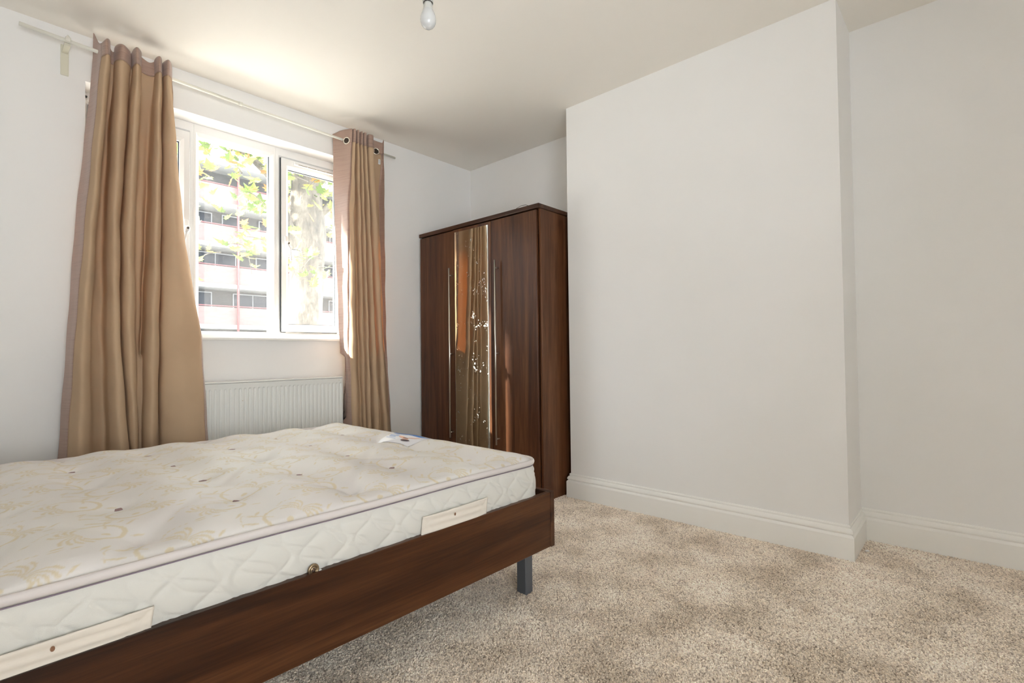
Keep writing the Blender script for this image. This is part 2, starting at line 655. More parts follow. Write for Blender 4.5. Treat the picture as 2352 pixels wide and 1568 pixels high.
def pane(x0, z0, x1, z1, y, parent):
    V = []
    for yy in (y, y + 0.004):
        V += [(x0, yy, z0), (x1, yy, z0), (x1, yy, z1), (x0, yy, z1)]
    # one sheet is enough for the transparent film; keep real thickness edges in the gasket
    o = add_mesh('pane', V[:4], [(0, 1, 2, 3)], M_glass, parent)
    return o


def gasket(x0, z0, x1, z1, y, parent):
    bm = bmesh.new()
    w = 0.0045
    bbox(bm, x0, y, z0, x0 + w, y + .012, z1)
    bbox(bm, x1 - w, y, z0, x1, y + .012, z1)
    bbox(bm, x0 + w, y, z0, x1 - w, y + .012, z0 + w)
    bbox(bm, x0 + w, y, z1 - w, x1 - w, y + .012, z1)
    from_bm('gasket', bm, M_gasket, parent)


# fixed middle light
pane(MX1 + .030, SILL_Z + .041, MX2 - .030, WZ1 - .064, FY + 0.040, win)
gasket(MX1 + .030, SILL_Z + .040, MX2 - .030, WZ1 - .063, FY + 0.030, win)

# two opening casements
for (a, b, hx, hinge) in ((WX0 + .032, MX1 - .022, MX1 - .043, -1), (MX2 + .034, WX1 - .032, MX2 + .060, 1)):
    z0, z1 = SILL_Z + .048, WZ1 - .064
    sash = ring('casement', a, z0, b, z1, 0.048, FY - .012, FY + .045, M_upvc, win, wt=0.062, wb=0.050, bead=0.018)
    pane(a + .046, z0 + .048, b - .046, z1 - .060, FY + 0.030, sash)
    gasket(a + .047, z0 + .049, b - .047, z1 - .061, FY + 0.018, sash)
    # thin dark rebate gap around the casement
    bm = bmesh.new()
    for q in ((a - .003, z0, a, z1), (b, z0, b + .003, z1), (a - .003, z1, b + .003, z1 + .003), (a, z0 - .002, b, z0)):
        bbox(bm, q[0], FY - .0005, q[1], q[2], FY + .01, q[3])
    from_bm('rebate_seal', bm, M_gasket, win)
    # handle: rose, neck with key lock, cranked lever hanging down
    hz = 1.690
    s = 1 if hinge < 0 else -1
    Hn = box('handle', hx - .011, FY - .026, hz - .03, hx + .011, FY - .012, hz + .055, M_white, sash, 0.005, 2)
    bm = bmesh.new()
    pts = [(hx, FY - .030, hz + .008), (hx, FY - .045, hz), (hx + s * .0, FY - .050, hz - .014),
           (hx - s * .012, FY - .052, hz - .035), (hx - s * .016, FY - .052, hz - .07), (hx - s * .018, FY - .054, hz - .115)]
    V, Fc = tube_v(pts, [.013, .015, .014, .011, .0095, .009], 14, flat=(1.0, 0.75))
    add_mesh('lever', V, Fc, M_white, Hn, True)
    lathe('key_lock', [(0.0, .002), (.0055, .002), (.0065, 0), (.0065, -.006)], (hx, FY - .0615, hz), M_darksteel, Hn, 20, Vector((0, -1, 0)))

# trickle vent on the right casement
vx0, vx1 = 1.520, 1.835
vz = WZ1 - .064 - .024
vent = box('trickle_vent', vx0, FY - .034, vz - .009, vx1, FY - .0125, vz + .010, M_upvc, win, 0.004, 2)
bm = bmesh.new()
L4 = (vx1 - vx0 - .05) / 4
for k in range(4):
    bbox(bm, vx0 + .026 + k * L4, FY - .0355, vz - .0065, vx0 + .026 + (k + 1) * L4 - .005, FY - .0335, vz - .0035)
from_bm('vent_slots', bm, new_mat('vent_shadow', (0.22, 0.16, 0.08), 0.9), vent)
# same vent at the hidden end of the left casement, its dark slot shows beside the curtain
vent2 = box('trickle_vent', 0.470, FY - .034, vz - .009, 0.80, FY - .0125, vz + .010, M_upvc, win, 0.004, 2)
box('head_catch', WX0 + .004, FY - .016, WZ1 - .030, WX0 + .024, FY - .0005, WZ1 - .023, M_gasket, win, 0.001)

# sill board
sill = box('sill', WX0 - .0, 3.222, 1.040, WX1 + .0, FY + .01, SILL_Z, M_gloss, win, 0.004, 2)

# frame of the unseen opening added behind the camera for fill light
fill_op = box('fill_opening', XL - .16, BY0_, BZ0, XL - .10, BY0_ + .06, BZ1, M_upvc)
struct(fill_op)
box('fill_opening_frame', XL - .16, BY1_ - .06, BZ0, XL - .10, BY1_, BZ1, M_upvc, fill_op)
box('fill_opening_frame', XL - .16, BY0_ + .06, BZ1 - .06, XL - .10, BY1_ - .06, BZ1, M_upvc, fill_op)
box('fill_opening_frame', XL - .16, -1.02, BZ0, XL - .10, -0.98, BZ1 - .06, M_upvc, fill_op)

# ------------------------------------------------------------------ radiator
RX0, RX1, RYF, RYB, RZ0, RZ1 = 0.585, 1.750, 3.150, 3.205, 0.190, 0.790
rad = thing('radiator', 'white ribbed panel radiator on the wall below the window', 'radiator', (1.16, 3.2, 0.19))
nx, nz = 560, 44
xs = np.linspace(RX0, RX1, nx)
zs = np.concatenate([np.linspace(RZ0, RZ0 + .06, 12), np.linspace(RZ0 + .075, RZ1 - .075, 12), np.linspace(RZ1 - .06, RZ1, 20)])
pitch_ = 0.0262
ph = ((xs - 0.9505) / pitch_ + 0.5) % 1.0 - 0.5     # 0 = centre of a rib groove pair
V = []
for z in zs:
    top_e = RZ1 - 0.030
    bot_e = RZ0 + 0.030
    for i, x in enumerate(xs):
        d = abs(ph[i]) * pitch_
        # half-round end of each recess
        hw = 0.0072
        if z > top_e - hw:
            q = max(0, z - (top_e - hw))
            dd = math.hypot(d, q)
        elif z < bot_e + hw:
            q = max(0, (bot_e + hw) - z)
            dd = math.hypot(d, q)
        else:
            dd = d
        t = min(max((hw - dd) / 0.0035, 0), 1)
        rec = 0.0055 * (t * t * (3 - 2 * t))
        if x < RX0 + .02 or x > RX1 - .012:
            rec = 0
        V.append((x, RYF + rec, z))
front = add_mesh('front_panel', V, grid_faces(len(zs), nx), M_rad, rad, True)
box('back_panel', RX0 + .004, RYF + .006, RZ0 + .004, RX1 - .004, RYB, RZ1 - .002, M_rad, rad)
box('side_cover', RX1 + .0005, RYF + .004, RZ0 + .01, RX1 + .008, RYB + .012, RZ1 + .006, M_rad, rad, 0.002)
box('side_cover', RX0 - .008, RYF + .004, RZ0 + .01, RX0 - .0005, RYB + .012, RZ1 + .006, M_rad, rad, 0.002)
bm = bmesh.new()
bbox(bm, RX0 - .004, RYF + .002, RZ1 + .001, RX1 + .006, RYB + .012, RZ1 + .010, 0.003, 2)
tg = from_bm('top_grille', bm, M_rad, rad)
tube('pipe', [(RX1 - .06, 3.19, RZ0 + .002), (RX1 - .06, 3.19, 0.02)], 0.0075, M_white, rad)
tube('pipe', [(RX0 + .06, 3.19, RZ0 + .002), (RX0 + .06, 3.19, 0.02)], 0.0075, M_white, rad)
for bx in (RX0 + .2, RX1 - .2):
    box('wall_bracket', bx - .015, RYB + .0005, RZ0 + .05, bx + .015, YW - .0005, RZ1 - .05, M_rad, rad)

# ------------------------------------------------------------------ curtain pole
ROD_Y = 3.150
pole = thing('curtain_pole', 'thin cream metal curtain pole fixed above the window', 'curtain pole', (1.1, ROD_Y, 2.43))
tube('outer_tube', [(0.172, ROD_Y, 2.463), (1.105, ROD_Y, 2.431)], 0.0088, M_rod, pole, 16)
tube('inner_tube', [(1.100, ROD_Y, 2.431), (2.185, ROD_Y, 2.411)], 0.0076, M_rod, pole, 16)
for bx, bz in ((0.338, 2.4575), (2.15, 2.412)):
    if bx < 1:
        P_ = box('bracket', bx - .0155, YW - .006, bz - .130, bx + .0155, YW - .0002, bz + .020, M_bracket, pole, 0.003, 2)
        box('arm', bx - .012, ROD_Y - .0, bz - .022, bx + .012, YW - .005, bz - .012, M_bracket, P_, 0.001)
        tube('hook', [(bx, ROD_Y + .018, bz - .018), (bx, ROD_Y + .016, bz + .012), (bx, ROD_Y, bz + .019), (bx, ROD_Y - .016, bz + .010), (bx, ROD_Y - .016, bz - .01)],
             0.004, M_rod, P_, 8, flat=(2.6, 0.6), upv=Vector((0, 1, 0)))
tube('joint_collar', [(1.098, ROD_Y, 2.4315), (1.116, ROD_Y, 2.431)], 0.0108, M_rod, pole, 16)

# ------------------------------------------------------------------ curtains


def catmull(P, sub):
    P = np.array(P, float)
    n = len(P)
    out_ = []
    for i in range(n - 1):
        p0 = P[max(i - 1, 0)]
        p1, p2 = P[i], P[i + 1]
        p3 = P[min(i + 2, n - 1)]
        for k in range(sub):
            t = k / sub
            out_.append(0.5 * ((2 * p1) + (-p0 + p2) * t + (2 * p0 - 5 * p1 + 4 * p2 - p3) * t * t + (-p0 + 3 * p1 - 3 * p2 + p3) * t ** 3))
    out_.append(P[-1])
    return np.array(out_)


def curtain(root, keys, sections, z_top, z_bot, sub, top_fn, band=None, seed=1, deepen=0.0):
    """keys: list of (z, [(x, y)...]) from top to bottom. sections: list of (name, material, i0, i1)"""
    prof = [(z, catmull(P, sub)) for z, P in keys]
    zs_ = np.concatenate([np.linspace(z_top, z_top - .14, 15), np.linspace(z_top - .17, z_bot, 90)])
    r_ = np.random.RandomState(seed)
    nrow = len(zs_)
    ncol = len(prof[0][1])
    grid = np.zeros((nrow, ncol, 3))
    ph1, ph2 = r_.uniform(0, 6, 2)
    for a, z in enumerate(zs_):
        if z >= prof[0][0]:
            C = prof[0][1].copy()
        elif z <= prof[-1][0]:
            z1_, c1 = prof[-2]
            z2_, c2 = prof[-1]
            t = min((z1_ - z) / (z1_ - z2_), 1.25)
            C = c1 + (c2 - c1) * t
        else:
            for (z1_, c1), (z2_, c2) in zip(prof[:-1], prof[1:]):
                if z1_ >= z >= z2_:
                    t = (z1_ - z) / (z1_ - z2_)
                    C = c1 + (c2 - c1) * t
                    break
        C = C.copy()
        if deepen:
            C[:, 1] = np.clip(3.105 + (C[:, 1] - 3.105) * deepen, 3.02, 3.195)
        wt_ = min(max((z - 2.15) / .2, 0), 1)
        lim_ = 3.134
        C[4 * sub:, 1] = C[4 * sub:, 1] * (1 - wt_) + np.minimum(C[4 * sub:, 1], lim_) * wt_
        if z < 0.95:
            near = (C[:, 0] > 0.565) & (C[:, 0] < 1.77)
            C[near, 1] = np.minimum(C[near, 1], 3.136)
        s = np.arange(ncol) / sub
        grid[a, :, 0] = C[:, 0] + 0.0014 * np.sin(z * 19 + s * 0.9 + ph1)
        grid[a, :, 1] = C[:, 1] + 0.0022 * np.sin(z * 13 + s * 0.7 + ph2) + 0.0012 * np.sin(z * 41 + s * 1.9)
        grid[a, :, 2] = z
    # top edge shape
    for j in range(ncol):
        dz = top_fn(j / sub)
        w_ = np.clip((zs_ - (z_top - .14)) / .14, 0, 1)
        grid[:, j, 2] += dz * w_
    res = {}
    for name, mat, i0, i1, r0_, r1_, lab in sections:
        j0, j1 = int(i0 * sub), int(i1 * sub)
        a0 = int(np.argmin(np.abs(zs_ - r0_))) if r0_ is not None else 0
        a1 = int(np.argmin(np.abs(zs_ - r1_))) if r1_ is not None else nrow - 1
        g_ = grid[a0:a1 + 1, j0:j1 + 1].copy()
        if name in ('side_hem', 'header_band'):
            g_[:, :, 1] -= 0.0015
        o = add_mesh(name, g_.reshape(-1, 3), grid_faces(g_.shape[0], g_.shape[1]), mat, root, True)
        so = o.modifiers.new('thick', 'SOLIDIFY')
        so.thickness = 0.0012
        so.offset = 0
        if lab:
            o['label'] = lab
        res.setdefault(name, []).append(o)
    return grid, res


# left curtain (its lining faces the room, satin hem folded round)
KL = [
    (2.41, [(0.438, 3.17), (0.449, 3.14), (0.456, 3.1), (0.473, 3.075), (0.492, 3.1), (0.500, 3.165), (0.512, 3.175), (0.514, 3.11), (0.536, 3.08), (0.573, 3.11), (0.581, 3.15), (0.584, 3.1), (0.595, 3.075), (0.618, 3.1), (0.628, 3.155), (0.655, 3.170), (0.676, 3.155), (0.679, 3.1), (0.69, 3.08), (0.706, 3.1), (0.713, 3.14), (0.717, 3.1), (0.728, 3.08), (0.751, 3.11), (0.758, 3.16), (0.757, 3.19)]),
    (1.59, [(0.374, 3.17), (0.388, 3.14), (0.4, 3.1), (0.42, 3.07), (0.443, 3.1), (0.452, 3.155), (0.478, 3.16), (0.485, 3.1), (0.505, 3.07), (0.533, 3.1), (0.540, 3.14), (0.545, 3.09), (0.564, 3.07), (0.588, 3.09), (0.602, 3.13), (0.630, 3.135), (0.653, 3.16), (0.659, 3.1), (0.675, 3.07), (0.700, 3.09), (0.708, 3.13), (0.714, 3.09), (0.753, 3.06), (0.798, 3.09), (0.828, 3.15), (0.832, 3.19)]),
    (1.06, [(0.347, 3.16), (0.358, 3.13), (0.368, 3.1), (0.391, 3.07), (0.419, 3.09), (0.432, 3.13), (0.474, 3.15), (0.486, 3.1), (0.507, 3.07), (0.530, 3.08), (0.539, 3.13), (0.546, 3.09), (0.567, 3.07), (0.592, 3.09), (0.603, 3.12), (0.620, 3.135), (0.636, 3.16), (0.641, 3.1), (0.662, 3.07), (0.694, 3.09), (0.702, 3.13), (0.710, 3.08), (0.778, 3.06), (0.87, 3.08), (0.888, 3.1), (0.903, 3.13)]),
    (0.46, [(0.315, 3.15), (0.329, 3.135), (0.342, 3.12), (0.378, 3.07), (0.417, 3.09), (0.447, 3.13), (0.490, 3.15), (0.501, 3.1), (0.53, 3.06), (0.569, 3.08), (0.577, 3.11), (0.584, 3.09), (0.598, 3.08), (0.614, 3.1), (0.621, 3.13), (0.627, 3.15), (0.631, 3.16), (0.634, 3.1), (0.657, 3.07), (0.687, 3.09), (0.702, 3.14), (0.716, 3.10), (0.795, 3.06), (0.886, 3.07), (0.909, 3.09), (0.93, 3.11)]),
]


def topL(s):
    z = 0.0
    z += 0.060 * math.exp(-((s - 0.0) / 0.8) ** 2)
    z -= 0.022 * math.exp(-((s - 2.0) / 0.9) ** 2)
    z -= 0.030 * math.exp(-((s - 5.6) / 0.9) ** 2)
    z -= 0.012 * math.exp(-((s - 9.0) / 1.4) ** 2)
    z += 0.004 * math.exp(-((s - 12.0) / 1.0) ** 2)
    z -= 0.020 * math.exp(-((s - 15.0) / 1.0) ** 2)
    return z


cl = thing('eyelet_curtain', 'wider beige curtain left of the window with deep folds, spread out at the bottom', 'curtain', (0.6, 3.12, 2.44), 'pair of curtains')
ZT = 2.500
gL, _ = curtain(cl, KL, [
    ('side_hem', M_satin, 0, 2, None, None, 'dull pink satin strip along the curtain edge'),
    ('lining', M_lining, 2, 24, ZT - .085, None, 'beige lining turned to the room'),
    ('header_band', M_satin, 2, 25, None, ZT - .085, 'brownish pink satin band along the top'),
    ('side_hem', M_satin, 24, 25, ZT - .085, None, 'brownish satin strip along the curtain edge')],
    ZT, 0.035, 8, topL, seed=3, deepen=1.35)

KR = [
    (2.43, [(1.722, 3.215), (1.742, 3.18), (1.764, 3.14), (1.791, 3.085), (1.799, 3.10), (1.805, 3.082), (1.817, 3.08), (1.828, 3.12), (1.833, 3.083), (1.844, 3.08), (1.855, 3.12), (1.860, 3.083), (1.871, 3.08), (1.882, 3.12), (1.887, 3.083), (1.901, 3.08), (1.916, 3.12), (1.922, 3.083), (1.953, 3.08), (1.972, 3.13), (2.005, 3.155), (2.052, 3.17), (2.066, 3.15), (2.068, 3.12)]),
    (1.93, [(1.732, 3.215), (1.740, 3.18), (1.747, 3.14), (1.756, 3.085), (1.766, 3.08), (1.773, 3.075), (1.799, 3.07), (1.829, 3.12), (1.835, 3.083), (1.850, 3.075), (1.864, 3.11), (1.870, 3.08), (1.882, 3.075), (1.900, 3.12), (1.906, 3.08), (1.920, 3.07), (1.940, 3.12), (1.947, 3.08), (1.979, 3.075), (2.005, 3.13), (2.035, 3.15), (2.055, 3.165), (2.064, 3.14), (2.069, 3.12)]),
    (1.08, [(1.757, 3.2), (1.760, 3.18), (1.760, 3.15), (1.757, 3.1), (1.767, 3.09), (1.770, 3.07), (1.796, 3.06), (1.842, 3.11), (1.850, 3.08), (1.863, 3.07), (1.887, 3.105), (1.894, 3.08), (1.908, 3.075), (1.929, 3.12), (1.935, 3.08), (1.956, 3.07), (1.984, 3.12), (1.991, 3.08), (2.016, 3.075), (2.043, 3.11), (2.062, 3.13), (2.076, 3.15), (2.080, 3.14), (2.082, 3.13)]),
    (0.41, [(1.772, 3.18), (1.776, 3.16), (1.781, 3.14), (1.783, 3.11), (1.782, 3.09), (1.783, 3.07), (1.812, 3.06), (1.863, 3.105), (1.870, 3.08), (1.878, 3.07), (1.897, 3.105), (1.904, 3.08), (1.922, 3.07), (1.952, 3.12), (1.959, 3.08), (1.987, 3.07), (2.027, 3.12), (2.033, 3.08), (2.051, 3.07), (2.085, 3.1), (2.110, 3.13), (2.130, 3.15), (2.141, 3.16), (2.148, 3.17)]),
]


def topR(s):
    z = 0.0
    z -= 0.022 * math.exp(-((s - 0.0) / 1.2) ** 2)
    z -= 0.005 * math.exp(-((s - 21.0) / 2.0) ** 2)
    z += 0.018 * math.exp(-((s - 23.0) / 0.7) ** 2)
    return z


cr = thing('eyelet_curtain', 'narrower beige curtain right of the window, bunched in tight pleats near the wardrobe', 'curtain', (1.9, 3.12, 2.44), 'pair of curtains')
gR, _ = curtain(cr, KR, [
    ('satin_front', M_satin, 0, 4.5, None, None, 'shiny pinkish beige face fabric turned to the window'),
    ('header_band', M_satin, 4.5, 23, None, 2.487 - .092, 'brownish pink satin band along the top'),
    ('lining', M_lining, 4.5, 21, 2.487 - .092, None, 'beige lining turned to the room'),
    ('side_hem', M_satin, 21, 23, 2.487 - .092, None, 'brownish satin strip along the curtain edge')],
    2.487, 0.035, 8, topR, seed=5)


def eyelet(parent, c, nrm_, R=0.0215):
    nrm_ = Vector(nrm_).normalized()
    q = Vector((0, 0, 1)).rotation_difference(nrm_)
    pts = []
    for k in range(28):
        a = 2 * PI * k / 28
        pts.append(Vector(c) + q @ Vector((R * math.cos(a), R * math.sin(a), 0)))
    V, Fc = tube_v(pts, 0.0042, 8, closed=True, upv=nrm_)
    e = add_mesh('eyelet', V, Fc, M_eyelet, parent, True)
    # dark disc across the ring, the shade of the hole put into its colour
    Vd = [Vector(c) + q @ Vector(((R - .003) * math.cos(2 * PI * k / 28), (R - .003) * math.sin(2 * PI * k / 28), 0.0012)) for k in range(28)]
    add_mesh('opening', Vd, [tuple(range(28))], new_mat('eyelet_shadow', (0.045, 0.03, 0.02), 0.9), e)


eyelet(cr, (1.7705, 3.118, 2.406), (-0.86, -0.5, 0))
eyelet(cr, (2.008, 3.129, 2.404), (-0.30, -0.95, 0))
lb = add_mesh('care_label', [(2.024, 3.124, 2.352), (2.041, 3.124, 2.352), (2.041, 3.124, 2.316), (2.022, 3.124, 2.314)], [(0, 1, 2, 3)], M_label, cr)
bm = bmesh.new()
for k in range(3):
    z = 2.345 - k * .009
    vs = [bm.verts.new(p) for p in ((2.027, 3.1228, z), (2.038, 3.1228, z), (2.038, 3.1228, z - .003), (2.027, 3.1228, z - .003))]
    bm.faces.new(vs)
from_bm('print', bm, M_ink, lb)

# ------------------------------------------------------------------ wardrobe
GX = 2.480            # door plane
WY0, WY1 = 2.003, 3.215
wd = thing('wardrobe', 'dark walnut wardrobe with two steel-handled doors and a mirror door, in the corner', 'wardrobe', (2.75, 2.6, 0))
bm = bmesh.new()
bbox(bm, GX + .002, WY0, 0.0, 3.020, WY0 + .018, 1.863, 0.0008)
from_bm('side_panel', bm, M_wood_v, wd)
box('side_panel', GX + .002, WY1 - .018, 0.0, 3.020, WY1, 1.863, M_wood_v, wd)
box('back_panel', 3.010, WY0 + .018, 0.06, 3.019, WY1 - .018, 1.863, M_wood_v, wd)
box('plinth', GX + .03, WY0 + .0185, 0.0, GX + .048, WY1 - .0185, 0.065, M_wood_y, wd)
box('bottom_board', GX + .022, WY0 + .0185, 0.066, 3.009, WY1 - .0185, 0.084, M_wood_y, wd)
box('top_board', GX - .024, WY0 - .006, 1.864, 3.021, WY1 + .008, 1.893, M_wood_y, wd, 0.004, 2)
doors = [(WY0 + .020, 2.427), (2.431, 2.806), (2.810, WY1 - .001)]
DZ0, DZ1 = 0.070, 1.856
for k, (a, b) in enumerate(doors):
    dm = M_wood_v.copy()
    dm.name = 'walnut_door'
    mp = [n for n in dm.node_tree.nodes if n.type == 'MAPPING']
    for q in mp:
        q.inputs['Location'].default_value = (k * 3.7 + .4, k * 5.1 + 2.0, k * 2.9 + .7)
    d = box('door', GX - .018, a, DZ0, GX, b, DZ1, dm, wd, 0.0012)
    if k == 1:
        AJ = math.tan(math.radians(1.7))
        mr = box('mirror', GX - .0225, 2.457, 0.12, GX - .0185, 2.787, 1.834, M_mirror, d)
        bm = bmesh.new()
        for q in ((2.4545, 2.457), (2.787, 2.7895)):
            bbox(bm, GX - .0222, q[0], .12, GX - .0184, q[1], 1.834)
        me_ = from_bm('mirror_edge', bm, M_edge, d)
        for o_ in (d, mr, me_):      # this door stands a little proud on its left side
            for v_ in o_.data.vertices:
                v_.co.x -= (v_.co.y - a) * AJ
    else:
        hy = 2.362 if k == 0 else 2.832
        hx = GX - .018 - .034
        ztop, zbot = 1.575, 0.332
        h = tube('handle', [(hx, hy, zbot), (hx, hy, ztop)], 0.0058, M_steel, d, 14)
        for pz in (1.522, .945, .372):
            tube('post', [(hx + .003, hy, pz), (GX - .0185, hy, pz)], 0.0042, M_steel, h, 10)

# loose bit of wire lying on top of the wardrobe
wire = tube('wire', [(2.47, 2.20, 1.896), (2.475, 2.19, 1.902), (2.478, 2.17, 1.9085), (2.478, 2.145, 1.910), (2.476, 2.12, 1.907), (2.48, 2.10, 1.898), (2.52, 2.09, 1.8955)],
            0.0016, M_darksteel, None, 6)
tag(wire, 'thin dark wire loop lying on top of the wardrobe', 'wire')

# ------------------------------------------------------------------ bed frame
bed = thing('bed_frame', 'dark walnut low bed frame with dark grey metal legs', 'bed', (0.6, 1.9, 0))
BY0, BY1, BXF, BXH = 1.210, 2.790, 1.537, -0.560
RZb, RZt = 0.204, 0.411
box('side_rail', BXH, BY0, RZb, BXF, BY0 + .022, RZt, M_wood_x, bed, 0.0015)
box('side_rail', BXH, BY1 - .022, RZb, BXF, BY1, RZt, M_wood_x, bed, 0.0015)
fp = box('foot_panel', BXF + .0008, BY0 - .001, RZb - .002, BXF + .024, BY1 + .001, RZt + .001, M_wood_y, bed, 0.0015)
box('head_panel', BXH - .024, BY0 - .001, RZb - .002, BXH - .0008, BY1 + .001, 0.75, M_wood_y, bed, 0.0015)
for k in range(14):
    x = BXH + 0.08 + k * 0.148
    box('slat', x, BY0 + .0225, 0.322, x + .06, BY1 - .0225, 0.336, M_wood_y, bed)
for lx in (1.4925, BXH + .03):
    for ly in (1.302, BY1 - .135):
        bm = bmesh.new()
        bbox(bm, lx, ly, 0.002, lx + .043, ly + .046, 0.321, 0.002)
        from_bm('leg', bm, M_leg, bed)
cap = lathe('screw_cap', [(0, .0012), (.004, .001), (.0052, 0)], (0.614, BY0 + .010, RZt + .0002), M_white, bed, 16)
cap['label'] = 'tiny white screw cap'

# ------------------------------------------------------------------ mattress
MX0_, MX1_, MY0_, MY1_ = -0.500, 1.512, 1.236, 2.720
mat_t = thing('mattress', 'cream mattress with floral damask top and quilted sides on the bed frame', 'mattress', (0.5, 1.98, 0.34))
ZTOP = 0.534
CR = 0.075
tufts = []
for c in range(-3, 6):
    x = 0.28 + c * 0.255
    ys = (1.37, 1.70, 2.03, 2.36, 2.62) if c % 2 == 0 else (1.53, 1.86, 2.19, 2.50)
    for y in ys:
        if x < MX1_ - .1 and x > MX0_ + .05 and y < 2.66:
            tufts.append((x + random.uniform(-.012, .012), y + random.uniform(-.012, .012)))
tufts = np.array(tufts)


def motif_tile():
    """float mask of one repeat of the damask print; shells, scrolls, leaves, beads"""
    TW, TH, res = 0.255, 0.30, 0.0015
    SC_ = 0.76
    nx_, ny_ = int(TW / res), int(TH / res)
    X, Y = np.meshgrid((np.arange(nx_) + .5) * res, (np.arange(ny_) + .5) * res, indexing='ij')
    out_ = np.zeros_like(X)

    def seg(pts, w):
        nonlocal out_
        n = len(pts)
        for i in range(n - 1):
            w_i = (w if not hasattr(w, '__len__') else w[i]) * 0.82
            (ax, ay), (bx, by) = pts[i], pts[i + 1]
            for ox in (-TW, 0, TW):
                for oy in (-TH, 0, TH):
                    dx, dy = bx - ax, by - ay
                    L2 = dx * dx + dy * dy + 1e-12
                    t = np.clip(((X - ax - ox) * dx + (Y - ay - oy) * dy) / L2, 0, 1)
                    dd = np.hypot(X - ax - ox - t * dx, Y - ay - oy - t * dy)
                    out_ = np.maximum(out_, np.clip((w_i - dd) / 0.0018 + .5, 0, 1))

    def group(cx, cy, rot, mir):
        def T(p):
            a, b = p[0] * mir * SC_, p[1] * SC_
            c_, s_ = math.cos(rot), math.sin(rot)
            return (cx + a * c_ - b * s_, cy + a * s_ + b * c_)
        # fan shell: curled petals
        for k in range(9):
            a = math.radians(-75 + k * 19)
            L = 0.062 + 0.012 * math.sin(k * PI / 8)
            pts = []
            for q in range(6):
                t = q / 5
                aa = a + 0.55 * t * t * (1 if k > 4 else -1)
                pts.append(T((0.02 + L * t * math.cos(aa), L * t * math.sin(aa))))
            seg(pts, [0.0009 + 0.0042 * (q / 5) for q in range(6)])
        # big C scroll
        pts = []
        for q in range(15):
            t = q / 14
            aa = math.radians(60 + 250 * t)
            rr_ = 0.105 - 0.045 * t
            pts.append(T((-0.01 + rr_ * math.cos(aa), rr_ * math.sin(aa) * 0.8)))
        seg(pts, [0.0012 + 0.0046 * math.sin(PI * q / 14) for q in range(15)])
        # eye
        e0 = T((-0.035, -0.018))
        seg([e0, (e0[0] + .004, e0[1] + .003)], 0.0085)
        # trailing stem and leaves
        pts = [T((-0.06 - 0.1 * t, 0.03 + 0.07 * math.sin(3 * t))) for t in np.linspace(0, 1, 9)]
        seg(pts, [0.0025 - 0.0016 * q / 8 for q in range(9)])
        for t, s_ in ((.2, 1), (.45, -1), (.7, 1), (.9, -1)):
            bx_, by_ = -0.06 - 0.1 * t, 0.03 + 0.07 * math.sin(3 * t)
            pts = [T((bx_ + 0.010 * q - .01, by_ + s_ * (0.006 + 0.007 * q))) for q in range(5)]
            seg(pts, [0.001, 0.0035, 0.0045, 0.003, 0.001])
        # loose leaf dashes
        for (lx, ly, an, ll) in ((0.10, -0.055, 0.3, .035), (0.07, -0.085, 0.1, .03), (-0.1, -0.06, 0.5, .035), (0.115, 0.06, -0.4, .03)):
            pts = [T((lx + ll * (t - .5) * math.cos(an), ly + ll * (t - .5) * math.sin(an))) for t in np.linspace(0, 1, 6)]
            seg(pts, [0.0008, 0.0028, 0.0036, 0.0028, 0.0008])
        # beads
        for q in range(6):
            p = T((0.02 + 0.013 * q, 0.095 + 0.012 * math.sin(q * .8)))
            seg([p, (p[0] + .002, p[1])], 0.0030)
    group(0.065, 0.075, 0.35, 1)
    group(0.192, 0.225, 0.35, -1)
    return out_, TW, TH, res


tile, TW_, TH_, TR_ = motif_tile()
STEP = 0.0033
gx = np.arange(MX0_, MX1_ + STEP * .5, STEP)
gy = np.arange(MY0_, MY1_ + STEP * .5, STEP)
GXm, GYm = np.meshgrid(gx, gy, indexing='ij')
# printed motif on the flat cloth
iu = ((GXm % TW_) / TR_).astype(int) % tile.shape[0]
iv = ((GYm % TH_) / TR_).astype(int) % tile.shape[1]
mot = tile[iu, iv] * 0.72
# rounded plan corners
cxm, cym = (MX0_ + MX1_) / 2, (MY0_ + MY1_) / 2
hx_, hy_ = (gx[-1] - gx[0]) / 2, (gy[-1] - gy[0]) / 2
px_, py_ = GXm - (gx[0] + gx[-1]) / 2, GYm - (gy[0] + gy[-1]) / 2
dx_ = np.clip(np.abs(px_) - (hx_ - CR), 0, None)
dy_ = np.clip(np.abs(py_) - (hy_ - CR), 0, None)
mxd = np.maximum(dx_, dy_)
ln = np.hypot(dx_, dy_) + 1e-9
k_ = np.where((dx_ > 0) & (dy_ > 0), mxd / ln, 1.0)
nx_ = np.sign(px_) * (np.minimum(np.abs(px_), hx_ - CR) + dx_ * k_)
ny_ = np.sign(py_) * (np.minimum(np.abs(py_), hy_ - CR) + dy_ * k_)
edge = np.minimum(hx_ - np.abs(px_), hy_ - np.abs(py_))
edge = np.clip(edge, 0, None)
Z = ZTOP + 0.006 + 0.024 * (1 - np.exp(-edge / 0.045))
Z -= 0.008 * np.exp(-(edge / 0.016) ** 2)
dist = np.full(GXm.shape, 9.0)
for (tx, ty) in tufts:
    d = np.hypot(GXm - tx, (GYm - ty))
    dist = np.minimum(dist, d)
    Z -= 0.0155 * np.exp(-(d / 0.058) ** 1.3) + 0.004 * np.exp(-(d / 0.014) ** 2)
